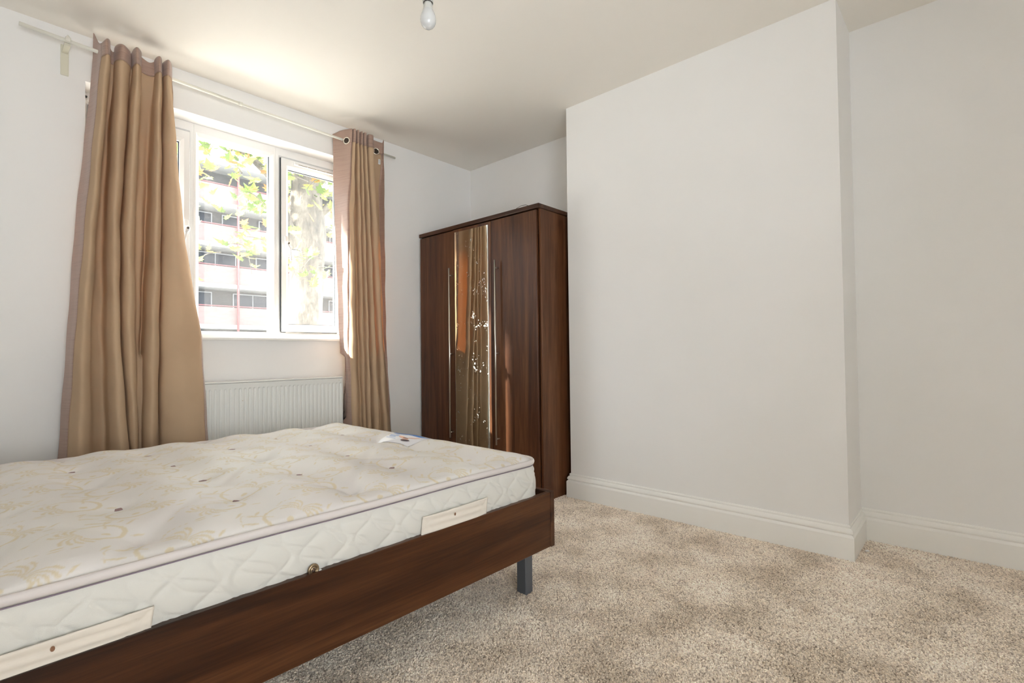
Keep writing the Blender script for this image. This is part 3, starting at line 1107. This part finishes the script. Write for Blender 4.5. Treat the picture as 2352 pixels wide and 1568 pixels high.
# quilting valleys running from tuft to tuft (diagonal net) plus cross ridges
for s_ in (1, -1):
    u_ = (GXm - 0.28) / 0.51 + s_ * (GYm - 1.37) / 0.66
    Z -= 0.0065 * np.exp(-((u_ - np.round(u_)) / 0.055) ** 2) * np.exp(-dist / 0.16)
u_ = (GXm - 0.28) / 0.255
Z -= 0.0055 * np.cos(2 * PI * u_) * np.clip(edge / .06, 0, 1)
Z += 0.0026 * np.sin(GXm * 17 + 3 * np.sin(GYm * 7)) * np.sin(GYm * 13 + 2 * np.sin(GXm * 5)) * np.clip(edge / .06, 0, 1)
VX = nx_ + (gx[0] + gx[-1]) / 2
VY = ny_ + (gy[0] + gy[-1]) / 2
nxg, nyg = GXm.shape
me = bpy.data.meshes.new('ticking')
verts = np.stack([VX, VY, Z], -1).reshape(-1, 3)
idx = np.arange(nxg * nyg).reshape(nxg, nyg)
quads = np.stack([idx[:-1, :-1], idx[1:, :-1], idx[1:, 1:], idx[:-1, 1:]], -1).reshape(-1, 4)
me.vertices.add(len(verts))
me.vertices.foreach_set('co', verts.ravel())
me.loops.add(quads.size)
me.loops.foreach_set('vertex_index', quads.ravel())
me.polygons.add(len(quads))
me.polygons.foreach_set('loop_start', np.arange(0, quads.size, 4))
me.polygons.foreach_set('use_smooth', np.ones(len(quads), bool))
me.update(calc_edges=True)
at_ = me.attributes.new('motif', 'FLOAT', 'POINT')
at_.data.foreach_set('value', mot.ravel().astype(np.float32))
me.materials.append(M_top)
tk = bpy.data.objects.new('ticking', me)
COL.objects.link(tk)
tk.parent = mat_t
tk.matrix_parent_inverse = PINV(mat_t)


def zmat(x, y):
    i = int(np.clip(round((x - gx[0]) / STEP), 0, nxg - 1))
    j = int(np.clip(round((y - gy[0]) / STEP), 0, nyg - 1))
    return float(Z[i, j])


# perimeter path
X0p, X1p, Y0p, Y1p = gx[0], gx[-1], gy[0], gy[-1]


def perim(step):
    pts = []
    def line(a, b):
        L = math.dist(a, b)
        n = int(L / step)
        for i in range(n):
            pts.append((a[0] + (b[0] - a[0]) * i / n, a[1] + (b[1] - a[1]) * i / n))
    def arc(c, a0):
        n = max(8, int(CR * PI / 2 / step))
        for i in range(n):
            a = math.radians(a0 + 90 * i / n)
            pts.append((c[0] + CR * math.cos(a), c[1] + CR * math.sin(a)))
    line((X0p + CR, Y0p), (X1p - CR, Y0p))
    arc((X1p - CR, Y0p + CR), -90)
    line((X1p, Y0p + CR), (X1p, Y1p - CR))
    arc((X1p - CR, Y1p - CR), 0)
    line((X1p - CR, Y1p), (X0p + CR, Y1p))
    arc((X0p + CR, Y1p - CR), 90)
    line((X0p, Y1p - CR), (X0p, Y0p + CR))
    arc((X0p + CR, Y0p + CR), 180)
    return pts


PP = np.array(perim(0.004))
tn = np.roll(PP, -1, 0) - np.roll(PP, 1, 0)
tn /= np.linalg.norm(tn, axis=1)[:, None]
outn = np.stack([tn[:, 1], -tn[:, 0]], -1)
slen = np.concatenate([[0], np.cumsum(np.linalg.norm(np.diff(PP, axis=0), axis=1))])
ZB = 0.337
zz = np.concatenate([np.linspace(ZTOP - .002, ZB + .02, 58), np.linspace(ZB + .014, ZB, 3)])
V = np.zeros((len(zz), len(PP), 3))
for a, z in enumerate(zz):
    t = (ZTOP - z) / (ZTOP - ZB)
    bulge = 0.010 * math.sin(PI * min(max(t, 0), 1)) - (0.012 if z < ZB + .008 else 0)
    h = z - ZB
    # ogee quilting
    best = np.full(len(PP), 9.0)
    per = 0.150
    for fam in (0, 1):
        ctr = 0.42 * h + (0.018 if fam == 0 else -0.018) * math.sin(2 * PI * h / 0.098) + (0.0 if fam == 0 else per * .40)
        d = (slen - ctr) / per
        d = np.abs(d - np.round(d)) * per
        best = np.minimum(best, d)
    lean = -1.1 * h
    for fam in (0, 1):
        ctr = lean * 1.5 + (0.03 if fam else 0.0) + 0.012 * math.sin(2 * PI * h / 0.07 + fam * PI)
        d = (slen - ctr) / (per * .8)
        d = np.abs(d - np.round(d)) * per * .8
        best = np.minimum(best, d * 1.5)
    puff = 0.0048 * (1 - np.exp(-best / 0.011))
    fade = min(max((ZTOP - .016 - z) / .014, 0), 1)
    V[a, :, 0] = PP[:, 0] + outn[:, 0] * (bulge + puff * fade - 0.003)
    V[a, :, 1] = PP[:, 1] + outn[:, 1] * (bulge + puff * fade - 0.003)
    V[a, :, 2] = z
nP = len(PP)
Fc = []
for a in range(len(zz) - 1):
    b0, b1 = a * nP, (a + 1) * nP
    for j in range(nP):
        j2 = (j + 1) % nP
        Fc.append((b0 + j, b1 + j, b1 + j2, b0 + j2))
add_mesh('quilted_border', V.reshape(-1, 3), Fc, M_side, mat_t, True)
PPc = np.array(perim(0.012))
tube('edge_tape', [(p[0], p[1], ZTOP + .0005 + .0012 * math.sin(i * .11)) for i, p in enumerate(PPc)], 0.0095, M_tape, mat_t, 10, closed=True, flat=(0.75, 1.05))
tn2 = np.roll(PPc, -1, 0) - np.roll(PPc, 1, 0)
tn2 /= np.linalg.norm(tn2, axis=1)[:, None]
tube('seam', [(p[0] + t[1] * .0022, p[1] - t[0] * .0022, ZTOP - .0112 + .0012 * math.sin(i * .11)) for i, (p, t) in enumerate(zip(PPc, tn2))], 0.0014, M_seam, mat_t, 6, closed=True)
# underside
uc = [(p[0], p[1], ZB) for p in PPc]
add_mesh('underside', uc, [tuple(reversed(range(len(uc))))], M_side, mat_t)

# felt tufts in the dimples
tuft_me = None
for i, (tx, ty) in enumerate(tufts):
    if tuft_me is None:
        bm = bmesh.new()
        bmesh.ops.create_icosphere(bm, subdivisions=1, radius=1.0)
        for v_ in bm.verts:
            v_.co = Vector((v_.co.x * .0125, v_.co.y * .0085, v_.co.z * .0035)) * (0.8 + 0.4 * random.random())
        tuft_me = bpy.data.meshes.new('tuft')
        bm.to_mesh(tuft_me)
        bm.free()
        tuft_me.materials.append(M_tuft)
    o = bpy.data.objects.new('tuft', tuft_me)
    COL.objects.link(o)
    o.parent = mat_t
    o.matrix_parent_inverse = PINV(mat_t)
    o.location = (tx, ty, zmat(tx, ty) + .0034)
    o.rotation_euler = (0, 0, random.uniform(0, 3))
    s_ = random.uniform(.85, 1.25)
    o.scale = (s_, s_, s_)

# carrying handles on the long side
for (a, b, z0, z1) in ((0.932, 1.204, 0.411, 0.463), (-0.010, 0.265, 0.405, 0.452)):
    nxh, nzh = 60, 14
    V = []
    yb = MY0_ - 0.0165
    for iz in range(nzh):
        for ix in range(nxh):
            fx, fz = ix / (nxh - 1), iz / (nzh - 1)
            x = a + (b - a) * fx + (fz - .5) * .006
            z = z0 + (z1 - z0) * fz
            e_ = min(fx, 1 - fx) * (b - a)
            h = 0.004 * min(e_ / .05, 1)
            h += 0.0016 * math.sin(fz * 16 + fx * 2) * min(e_ / .05, 1)
            if e_ < .045:
                # crossed stitching
                u = e_ / .045
                dcr = min(abs(u - fz), abs(u - (1 - fz)))
                h -= 0.002 * math.exp(-(dcr / .06) ** 2)
            if fz > .88 or fz < .06:
                h += 0.0020
            if fx < .02 or fx > .98:
                h += 0.0012
            V.append((x, yb - h, z))
    ho = add_mesh('carrying_handle', V, grid_faces(nzh, nxh), M_handle, mat_t, True)
    so = ho.modifiers.new('thick', 'SOLIDIFY')
    so.thickness = 0.003
    so.offset = -1
    xs_ = a + (b - a) * .46
    st_ = add_mesh('stain', [(xs_ + .0035 * math.cos(k * PI / 5), yb - .0068, (z0 + z1) / 2 + .007 + .005 * math.sin(k * PI / 5)) for k in range(10)], [tuple(range(10))],
                   new_mat('brown_stain', (0.22, 0.11, 0.06), 0.8), ho)

# metal air vent
av = lathe('air_vent', [(0.0, .001), (.0055, .0015), (.0065, .0005), (.0085, .001), (.0095, .004), (.0125, .0042), (.0145, .002), (.015, 0.0)],
           (0.598, MY0_ - .0155, 0.4165), M_brass, mat_t, 28, Vector((0, -1, 0)))
for k in range(6):
    a_ = k * PI / 3
    lathe('vent_hole', [(0, .0006), (.0011, .0005), (.0013, 0)], (0.598 + .0034 * math.cos(a_), MY0_ - .017, 0.4165 + .0034 * math.sin(a_)), M_hair, av, 8, Vector((0, -1, 0)))

# printed satin label sewn on the foot end
LQ = [Vector((1.300, 2.045)), Vector((1.436, 2.075)), Vector((1.440, 1.812)), Vector((1.288, 1.778))]


def labelpt(u, w, lift):
    """u across the short side (0 near .. 1 foot edge), w along the long side"""
    p = (LQ[0] * (1 - u) + LQ[1] * u) * (1 - w) + (LQ[3] * (1 - u) + LQ[2] * u) * w
    return (p.x, p.y, zmat(p.x, p.y) + lift)


def label_patch(name, poly, lift, mat, parent, n=None):
    if poly == 'grid':
        V = [labelpt(i / 14, j / 22, lift) for i in range(15) for j in range(23)]
        return add_mesh(name, V, grid_faces(15, 23), mat, parent, True)
    (u0, w0, u1, w1) = poly
    V = [labelpt(u0 + (u1 - u0) * i / 6, w0 + (w1 - w0) * j / 18, lift) for i in range(7) for j in range(19)]
    return add_mesh(name, V, grid_faces(7, 19), mat, parent, True)


def label_blob(name, cu, cw, ru, rw, ang, lift, mat, parent):
    V = [labelpt(cu, cw, lift)]
    for k in range(20):
        a = 2 * PI * k / 20
        x, y = ru * math.cos(a), rw * math.sin(a)
        V.append(labelpt(cu + x * math.cos(ang) - y * math.sin(ang), cw + x * math.sin(ang) + y * math.cos(ang), lift))
    return add_mesh(name, V, [(0, 1 + k, 1 + (k + 1) % 20) for k in range(20)], mat, parent)


lab = label_patch('printed_label', 'grid', 0.0016, M_lab, mat_t)
lab['label'] = 'white printed label with a blue stripe and a lying figure'
label_patch('blue_stripe', (0.86, 0.0, 1.0, 1.0), 0.0022, M_blue, lab)
label_blob('shoulder', .60, .46, .055, .15, .25, 0.0024, M_skin, lab)
label_blob('arm', .66, .72, .05, .17, -.35, 0.0025, M_skin, lab)
label_blob('face', .46, .60, .10, .085, .2, 0.0028, M_skin, lab)
label_blob('hair', .37, .66, .075, .13, .1, 0.0031, M_hair, lab)
label_blob('hair', .57, .55, .03, .08, .1, 0.0031, M_hair, lab)
for (w0, w1, u0, u1) in ((.05, .30, .62, .68), (.08, .27, .52, .57), (.05, .33, .43, .46), (.16, .26, .72, .77)):
    label_patch('lettering', (u0, w0, u1, w1), 0.0022, M_pale, lab)

# ------------------------------------------------------------------ ceiling pendant
BXc, BYc = 1.200, 1.508
pd = thing('pendant_light', 'white lamp holder with an unlit opal bulb hanging from the ceiling', 'light', (BXc, BYc, HC))
lathe('ceiling_rose', [(0.0, -.024), (.012, -.024), (.03, -.020), (.045, -.010), (.048, -.0004)], (BXc, BYc, HC), M_holder, pd)
tube('cord', [(BXc, BYc, HC - .022), (BXc, BYc, 2.352)], 0.0032, M_holder, pd, 8)
lathe('lamp_holder', [(0.0, .066), (.008, .066), (.010, .054), (.016, .050), (.0175, .035), (.0195, .033), (.0205, .000), (.0185, .000), (.0180, .012), (.0, .012)],
      (BXc, BYc, 2.290), M_holder, pd, 36)
lathe('socket_lining', [(.0178, .0115), (.0178, .0005), (.0150, .0005), (.0148, .0115)], (BXc, BYc, 2.290), M_darksteel, pd, 30)
bz = 2.190
lathe('bulb', [(0.0, 0.0), (.006, .0007), (.013, .003), (.020, .0085), (.0255, .016), (.0290, .026), (.0300, .036), (.0290, .046), (.0262, .056),
               (.0222, .065), (.0182, .073)], (BXc, BYc, bz), M_bulb, pd, 40)
lathe('bulb_collar', [(.0184, .0725), (.0178, .078), (.0165, .090), (.0155, .097), (.0135, .102), (0, .102)], (BXc, BYc, bz), M_holder, pd, 40)

# ------------------------------------------------------------------ carpet pile
bm = bmesh.new()
ico = bmesh.ops.create_cone(bm, cap_ends=True, segments=5, radius1=0.0026, radius2=0.0021, depth=0.0065)
for v_ in bm.verts:
    v_.co.z += 0.0035
    if v_.co.z > .004:
        v_.co.x += .0010
tuft_mesh = bpy.data.meshes.new('pile_tuft')
bm.to_mesh(tuft_mesh)
bm.free()
tuft_mesh.materials.append(M_pile)
tuft_src = bpy.data.objects.new('pile_tuft', tuft_mesh)   # only referenced by the nodes below, never linked

# footprint of the carpet: everything the walls leave free
FV = [(XL, YB), (XR - .0225, YB), (XR - .0225, CY0 - .0225), (CX - .0225, CY0 - .0225), (CX - .0225, CY1 + .0225),
      (XR - .0225, CY1 + .0225), (XR - .0225, YW - .0225), (XL, YW - .0225)]
pm = bpy.data.meshes.new('carpet')
# split into rectangles so that the tufts spread evenly
rects = [(0.1, -0.9, CX - .0225, CY1 + .0225 + .0), (0.1, CY1 + .0225, XR - .0225, YW - .0225), (CX - .0225, -0.9, XR - .0225, CY0 - .0225)]
pv, pf = [], []
for (a, b, c, d) in rects:
    i = len(pv)
    pv += [(a, b, 0.0005), (c, b, 0.0005), (c, d, 0.0005), (a, d, 0.0005)]
    pf.append((i, i + 1, i + 2, i + 3))
pm.from_pydata(pv, [], pf)
pm.materials.append(M_backing)
carpet = bpy.data.objects.new('carpet', pm)
COL.objects.link(carpet)
carpet['label'] = 'mottled beige brown cut pile carpet covering the bedroom floor'
carpet['category'] = 'carpet'
carpet['kind'] = 'stuff'
ng = bpy.data.node_groups.new('pile', 'GeometryNodeTree')
ng.interface.new_socket('Geometry', in_out='INPUT', socket_type='NodeSocketGeometry')
ng.interface.new_socket('Geometry', in_out='OUTPUT', socket_type='NodeSocketGeometry')
gi = ng.nodes.new('NodeGroupInput')
go = ng.nodes.new('NodeGroupOutput')
dp = ng.nodes.new('GeometryNodeDistributePointsOnFaces')
dp.distribute_method = 'RANDOM'
dp.inputs['Density'].default_value = 80000
iop = ng.nodes.new('GeometryNodeInstanceOnPoints')
ob = ng.nodes.new('GeometryNodeObjectInfo')
ob.inputs['Object'].default_value = tuft_src
rv = ng.nodes.new('FunctionNodeRandomValue')
rv.data_type = 'FLOAT_VECTOR'
rv.inputs[0].default_value = (-0.6, -0.6, 0)
rv.inputs[1].default_value = (0.6, 0.6, 6.28)
rs = ng.nodes.new('FunctionNodeRandomValue')
rs.data_type = 'FLOAT'
rs.inputs[2].default_value = 0.75
rs.inputs[3].default_value = 1.3
rs.inputs['Seed'].default_value = 4
jn = ng.nodes.new('GeometryNodeJoinGeometry')
ng.links.new(gi.outputs[0], dp.inputs['Mesh'])
ng.links.new(dp.outputs['Points'], iop.inputs['Points'])
ng.links.new(ob.outputs['Geometry'], iop.inputs['Instance'])
ng.links.new(rv.outputs[0], iop.inputs['Rotation'])
ng.links.new(rs.outputs[1], iop.inputs['Scale'])
ng.links.new(iop.outputs[0], jn.inputs[0])
ng.links.new(gi.outputs[0], jn.inputs[0])
ng.links.new(jn.outputs[0], go.inputs[0])
md = carpet.modifiers.new('pile', 'NODES')
md.node_group = ng

# flake of paint lying on the carpet by the chimney breast
fl = add_mesh('paint_flake', [(2.835, .388, .010), (2.850, .383, .013), (2.862, .377, .0095), (2.850, .370, .011), (2.836, .375, .012),
                              (2.835, .388, .012), (2.850, .383, .015), (2.862, .377, .0115), (2.850, .370, .013), (2.836, .375, .014)],
              [(0, 1, 2, 3, 4), (9, 8, 7, 6, 5), (0, 5, 6, 1), (1, 6, 7, 2), (2, 7, 8, 3), (3, 8, 9, 4), (4, 9, 5, 0)], M_white)
tag(fl, 'small white paint flake on the carpet at the chimney breast corner', 'debris')

# ------------------------------------------------------------------ outside
M_brick = new_mat('pale_red_brick', (0.50, 0.30, 0.26), 0.9)
v = coord(M_brick, (1, 1, 1))
sx = nd(M_brick, 'ShaderNodeSeparateXYZ')
lk(M_brick, v, sx.inputs[0])
cb = nd(M_brick, 'ShaderNodeCombineXYZ')
lk(M_brick, sx.outputs[0], cb.inputs[0])
lk(M_brick, sx.outputs[2], cb.inputs[1])
bt = nd(M_brick, 'ShaderNodeTexBrick', Scale=1.0)
bt.inputs['Color1'].default_value = (0.165, 0.108, 0.099, 1)
bt.inputs['Color2'].default_value = (0.14, 0.088, 0.08, 1)
bt.inputs['Mortar'].default_value = (0.16, 0.12, 0.11, 1)
bt.inputs['Brick Width'].default_value = 0.225
bt.inputs['Row Height'].default_value = 0.075
bt.inputs['Mortar Size'].default_value = 0.008
lk(M_brick, cb.outputs[0], bt.inputs['Vector'])
lk(M_brick, bt.outputs['Color'], bsdf(M_brick).inputs['Base Color'])
M_conc = new_mat('pale_concrete', (0.42, 0.415, 0.40), 0.9)
M_recess = new_mat('grey_render', (0.065, 0.062, 0.06), 0.9)
M_wglass = new_mat('dark_window_glass', (0.012, 0.016, 0.024), 0.25, 0.0, 0.2)
M_wframe = new_mat('white_window_frame', (0.25, 0.25, 0.25), 0.5)
M_redpaint = new_mat('red_painted_metal', (0.19, 0.06, 0.06), 0.6)
M_grass = new_mat('pale_paving', (0.45, 0.42, 0.38), 0.95)
v = coord(M_grass)
ngn = nd(M_grass, 'ShaderNodeTexNoise', Scale=3.0, Detail=5.0)
lk(M_grass, v, ngn.inputs['Vector'])
rg = ramp(M_grass, [(0.3, (0.43, 0.42, 0.40)), (0.7, (0.50, 0.49, 0.47))])
lk(M_grass, ngn.outputs['Fac'], rg.inputs['Fac'])
lk(M_grass, rg.outputs['Color'], bsdf(M_grass).inputs['Base Color'])
M_brickext = M_brick

lawn = struct(box('ground', -30, YO + .02, -0.75, 60, 70, -0.60, M_grass))

bl = thing('apartment_block', 'pale red brick block of flats with white balcony bands beyond the tree', 'building', (16, 36, -0.6))
FYB = 36.0
box('wall', -55, FYB + 1.6, -0.6, 60, FYB + 9, 13.6, M_recess, bl)
lev = [0.05, 2.70, 5.36, 8.02, 10.68]
for k, z in enumerate(lev):
    box('floor_slab', -55, FYB - .12, z, 60, FYB + 1.6, z + .26, M_conc, bl)
    box('brick_parapet', -55, FYB, z + .262, 60, FYB + .22, z + 1.42, M_brick, bl)
    tube('handrail', [(-55, FYB + .1, z + 1.50), (60, FYB + .1, z + 1.50)], 0.04, M_redpaint, bl, 6)
box('roof_slab', -55.4, FYB - .3, 13.34, 60.4, FYB + 9.2, 13.7, M_conc, bl)
for k in range(4):
    z0 = lev[k] + 0.95
    z1 = lev[k + 1] - 0.14
    x = 3.0
    j = 0
    while x < 32.5:
        w_ = [2.6, 1.1, 0.9, 3.0, 1.2][(j + k) % 5]
        fr_ = box('window', x, FYB + 1.50, z0, x + w_, FYB + 1.598, z1, M_wframe, bl)
        npn = 2 if w_ > 2 else 1
        for q in range(npn):
            a = x + .07 + q * (w_ - .07) / npn
            box('pane', a, FYB + 1.47, z0 + .07, a + (w_ - .07) / npn - .07, FYB + 1.499, z1 - .07, M_wglass, fr_)
        x += w_ + [0.7, 0.9, 0.6, 1.3, 0.8][j % 5]
        j += 1
for dxp in (12.45, 19.6, 26.9):
    tube('drain_pipe', [(dxp, FYB - .2, -0.55), (dxp, FYB - .2, 13.3)], 0.075, M_redpaint, bl, 8)

# plane tree
M_bark = new_mat('plane_bark', (0.42, 0.36, 0.27), 0.95)
v = coord(M_bark, (1, 1, .45))
nb1 = nd(M_bark, 'ShaderNodeTexNoise', Scale=4.5, Detail=5.0, Roughness=0.7)
lk(M_bark, v, nb1.inputs['Vector'])
rb = ramp(M_bark, [(0.34, (0.028, 0.026, 0.022)), (0.48, (0.07, 0.059, 0.046)), (0.60, (0.125, 0.108, 0.085))])
lk(M_bark, nb1.outputs['Fac'], rb.inputs['Fac'])
lk(M_bark, rb.outputs['Color'], bsdf(M_bark).inputs['Base Color'])
bump(M_bark, nb1.outputs['Fac'], 0.8, 0.04)
leafmats = []
for nm, c in (('leaf_green', (0.055, 0.085, 0.018)), ('leaf_yellow', (0.16, 0.13, 0.028)), ('leaf_pale', (0.12, 0.13, 0.045)), ('leaf_orange', (0.17, 0.085, 0.028))):
    m = new_mat(nm, c, 0.5)
    t = nd(m, 'ShaderNodeBsdfTranslucent')
    t.inputs['Color'].default_value = (*[min(1, q * 1.9) for q in c], 1)
    ms = nd(m, 'ShaderNodeMixShader')
    ms.inputs[0].default_value = 0.5
    lk(m, bsdf(m).outputs[0], ms.inputs[1])
    lk(m, t.outputs[0], ms.inputs[2])
    lk(m, ms.outputs[0], m.node_tree.nodes['Material Output'].inputs['Surface'])
    leafmats.append(m)

tree = thing('plane_tree', 'large plane tree with mottled trunk and autumn leaves just outside the window', 'tree', (3.33, 7.0, -0.6))
tr_pts = [(3.36, 7.0, -.62), (3.34, 7.0, 0.2), (3.33, 7.02, 1.2), (3.34, 7.02, 2.0), (3.38, 7.05, 2.7), (3.36, 7.05, 3.4), (3.5, 7.1, 4.6), (3.6, 7.3, 6.5), (3.7, 7.4, 8.5)]
V, Fc = tube_v(tr_pts, [.34, .27, .235, .225, .25, .20, .17, .13, .07], 20)
V = [p + Vector(((p.x - 3.35), (p.y - 7.0), 0)) * (0.10 * math.sin(p.z * 5 + math.atan2(p.y - 7, p.x - 3.35) * 3)) for p in V]
add_mesh('trunk', V, Fc, M_bark, tree, True)
limbs = [
    [(3.30, 7.05, 2.35), (3.05, 7.0, 2.75), (2.85, 6.9, 3.25), (2.7, 6.8, 4.1), (2.4, 6.5, 5.2)],
    [(3.42, 7.0, 2.9), (3.75, 6.9, 3.2), (4.2, 6.8, 3.5), (4.9, 6.6, 4.3)],
    [(3.40, 7.1, 3.5), (3.2, 6.6, 3.9), (2.8, 6.0, 4.3), (2.2, 5.5, 4.6)],
    [(2.85, 6.9, 3.3), (2.3, 6.6, 3.5), (1.7, 6.2, 3.4), (1.3, 5.9, 3.1)],
]
for k, L in enumerate(limbs):
    C = catmull(L, 5)
    r_ = np.linspace((.13, .07, .08, .05)[k], .015, len(C))
    tube('limb', [tuple(p) for p in C], list(r_), M_bark, tree, 10)
twig_pts = []
for k in range(46):
    bx = random.uniform(1.5, 4.0)
    by = random.uniform(5.3, 6.9)
    bz_ = 2.15 + 2.1 * random.random() ** 0.75
    if k < 7:
        bx, by, bz_ = random.uniform(2.0, 3.0), random.uniform(5.4, 6.4), random.uniform(1.9, 2.35)
    dx, dy, dz = random.uniform(-.5, .5), random.uniform(-.4, .2), random.uniform(-.35, .05)
    P = [(bx, by, bz_), (bx + dx * .5, by + dy * .5, bz_ + dz * .3 + .04), (bx + dx, by + dy, bz_ + dz)]
    C = catmull(P, 4)
    tube('twig', [tuple(p) for p in C], list(np.linspace(.009, .002, len(C))), M_bark, tree, 5)
    twig_pts.append(C)

# one five-lobed leaf
outline = [(0, -.02), (.10, .02), (.34, -.02), (.24, .10), (.50, .22), (.30, .30), (.42, .52), (.20, .50), (.0, .95),
           (-.20, .50), (-.42, .52), (-.30, .30), (-.50, .22), (-.24, .10), (-.34, -.02), (-.10, .02)]
leaf_meshes = []
for m in leafmats:
    V = [(0, .30, 0.04)] + [(x, y, -0.10 * abs(x) - .05 * y * y) for x, y in outline] + [(-.008, -.02, 0), (.008, -.02, 0), (.0, -.38, -.05)]
    n = len(outline)
    Fc = [(0, 1 + k, 1 + (k + 1) % n) for k in range(n)] + [(n + 1, n + 3, n + 2)]
    me = bpy.data.meshes.new('leaf')
    me.from_pydata(V, [], Fc)
    me.materials.append(m)
    leaf_meshes.append(me)


def leaf_matrix(p, s):
    R = Matrix.Rotation(random.uniform(0, 2 * PI), 4, 'Z') @ Matrix.Rotation(random.uniform(1.9, 3.4), 4, 'X') @ Matrix.Rotation(random.uniform(-.6, .6), 4, 'Y')
    return Matrix.Translation(p) @ R @ Matrix.Scale(s, 4)


for k in range(290):
    C = twig_pts[k % len(twig_pts)]
    p = C[random.randint(1, len(C) - 1)]
    p = Vector(p) + Vector((random.uniform(-.10, .10), random.uniform(-.10, .10), random.uniform(-.14, .05)))
    o = bpy.data.objects.new('leaf', random.choices(leaf_meshes, (5, 3, 4, 1))[0])
    COL.objects.link(o)
    o.parent = tree
    o.matrix_parent_inverse = PINV(tree)
    o.matrix_basis = leaf_matrix(p, random.uniform(.09, .165))
# the rest of the crown as one mesh
V, Fc, fm = [], [], []
src = leaf_meshes[0]
sv = [v_.co.copy() for v_ in src.vertices]
sf = [tuple(p.vertices) for p in src.polygons]
for k in range(5200):
    x = random.uniform(-1.5, 8.5)
    y = random.uniform(5.6, 10.5)
    z = random.uniform(3.0, 9.5)
    if (x - 3.4) ** 2 / 26 + (z - 6.2) ** 2 / 10 > 1:
        continue
    m_ = leaf_matrix(Vector((x, y, z)), random.uniform(.14, .24))
    b = len(V)
    V += [m_ @ q for q in sv]
    Fc += [tuple(b + i for i in f) for f in sf]
    fm += [random.choice((0, 0, 1, 2, 3))] * len(sf)
cw = add_mesh('crown', V, Fc, None, tree, False, mats=leafmats, fm=fm)
cw['kind'] = 'stuff'

# added out-of-view tree, trunk and crown placed to block and shape the low sun
t2 = thing('sun_blocker_tree', 'added unseen tree left of the window, blocking the sun', 'tree', (-6.62, 8.0, -0.6))
V, Fc = tube_v([(-6.62, 8.0, -.62), (-6.64, 8.0, 1.0), (-6.66, 8.02, 3.0), (-6.66, 8.0, 8.0)], [.48, .40, .37, .35], 16)
add_mesh('trunk', V, Fc, M_bark, t2, True)
V, Fc, fm = [], [], []
for k in range(4200):
    x = random.gauss(-6.3, 1.1)
    y = random.gauss(8.0, .8)
    z = 1.96 + (y - 3.385) * 0.847 + random.uniform(0, 2.8)
    m_ = leaf_matrix(Vector((x, y, z)), random.uniform(.16, .26))
    b = len(V)
    V += [m_ @ q for q in sv]
    Fc += [tuple(b + i for i in f) for f in sf]
    fm += [random.choice((0, 0, 1, 2, 3))] * len(sf)
cw = add_mesh('crown', V, Fc, None, t2, False, mats=leafmats, fm=fm)
cw['kind'] = 'stuff'
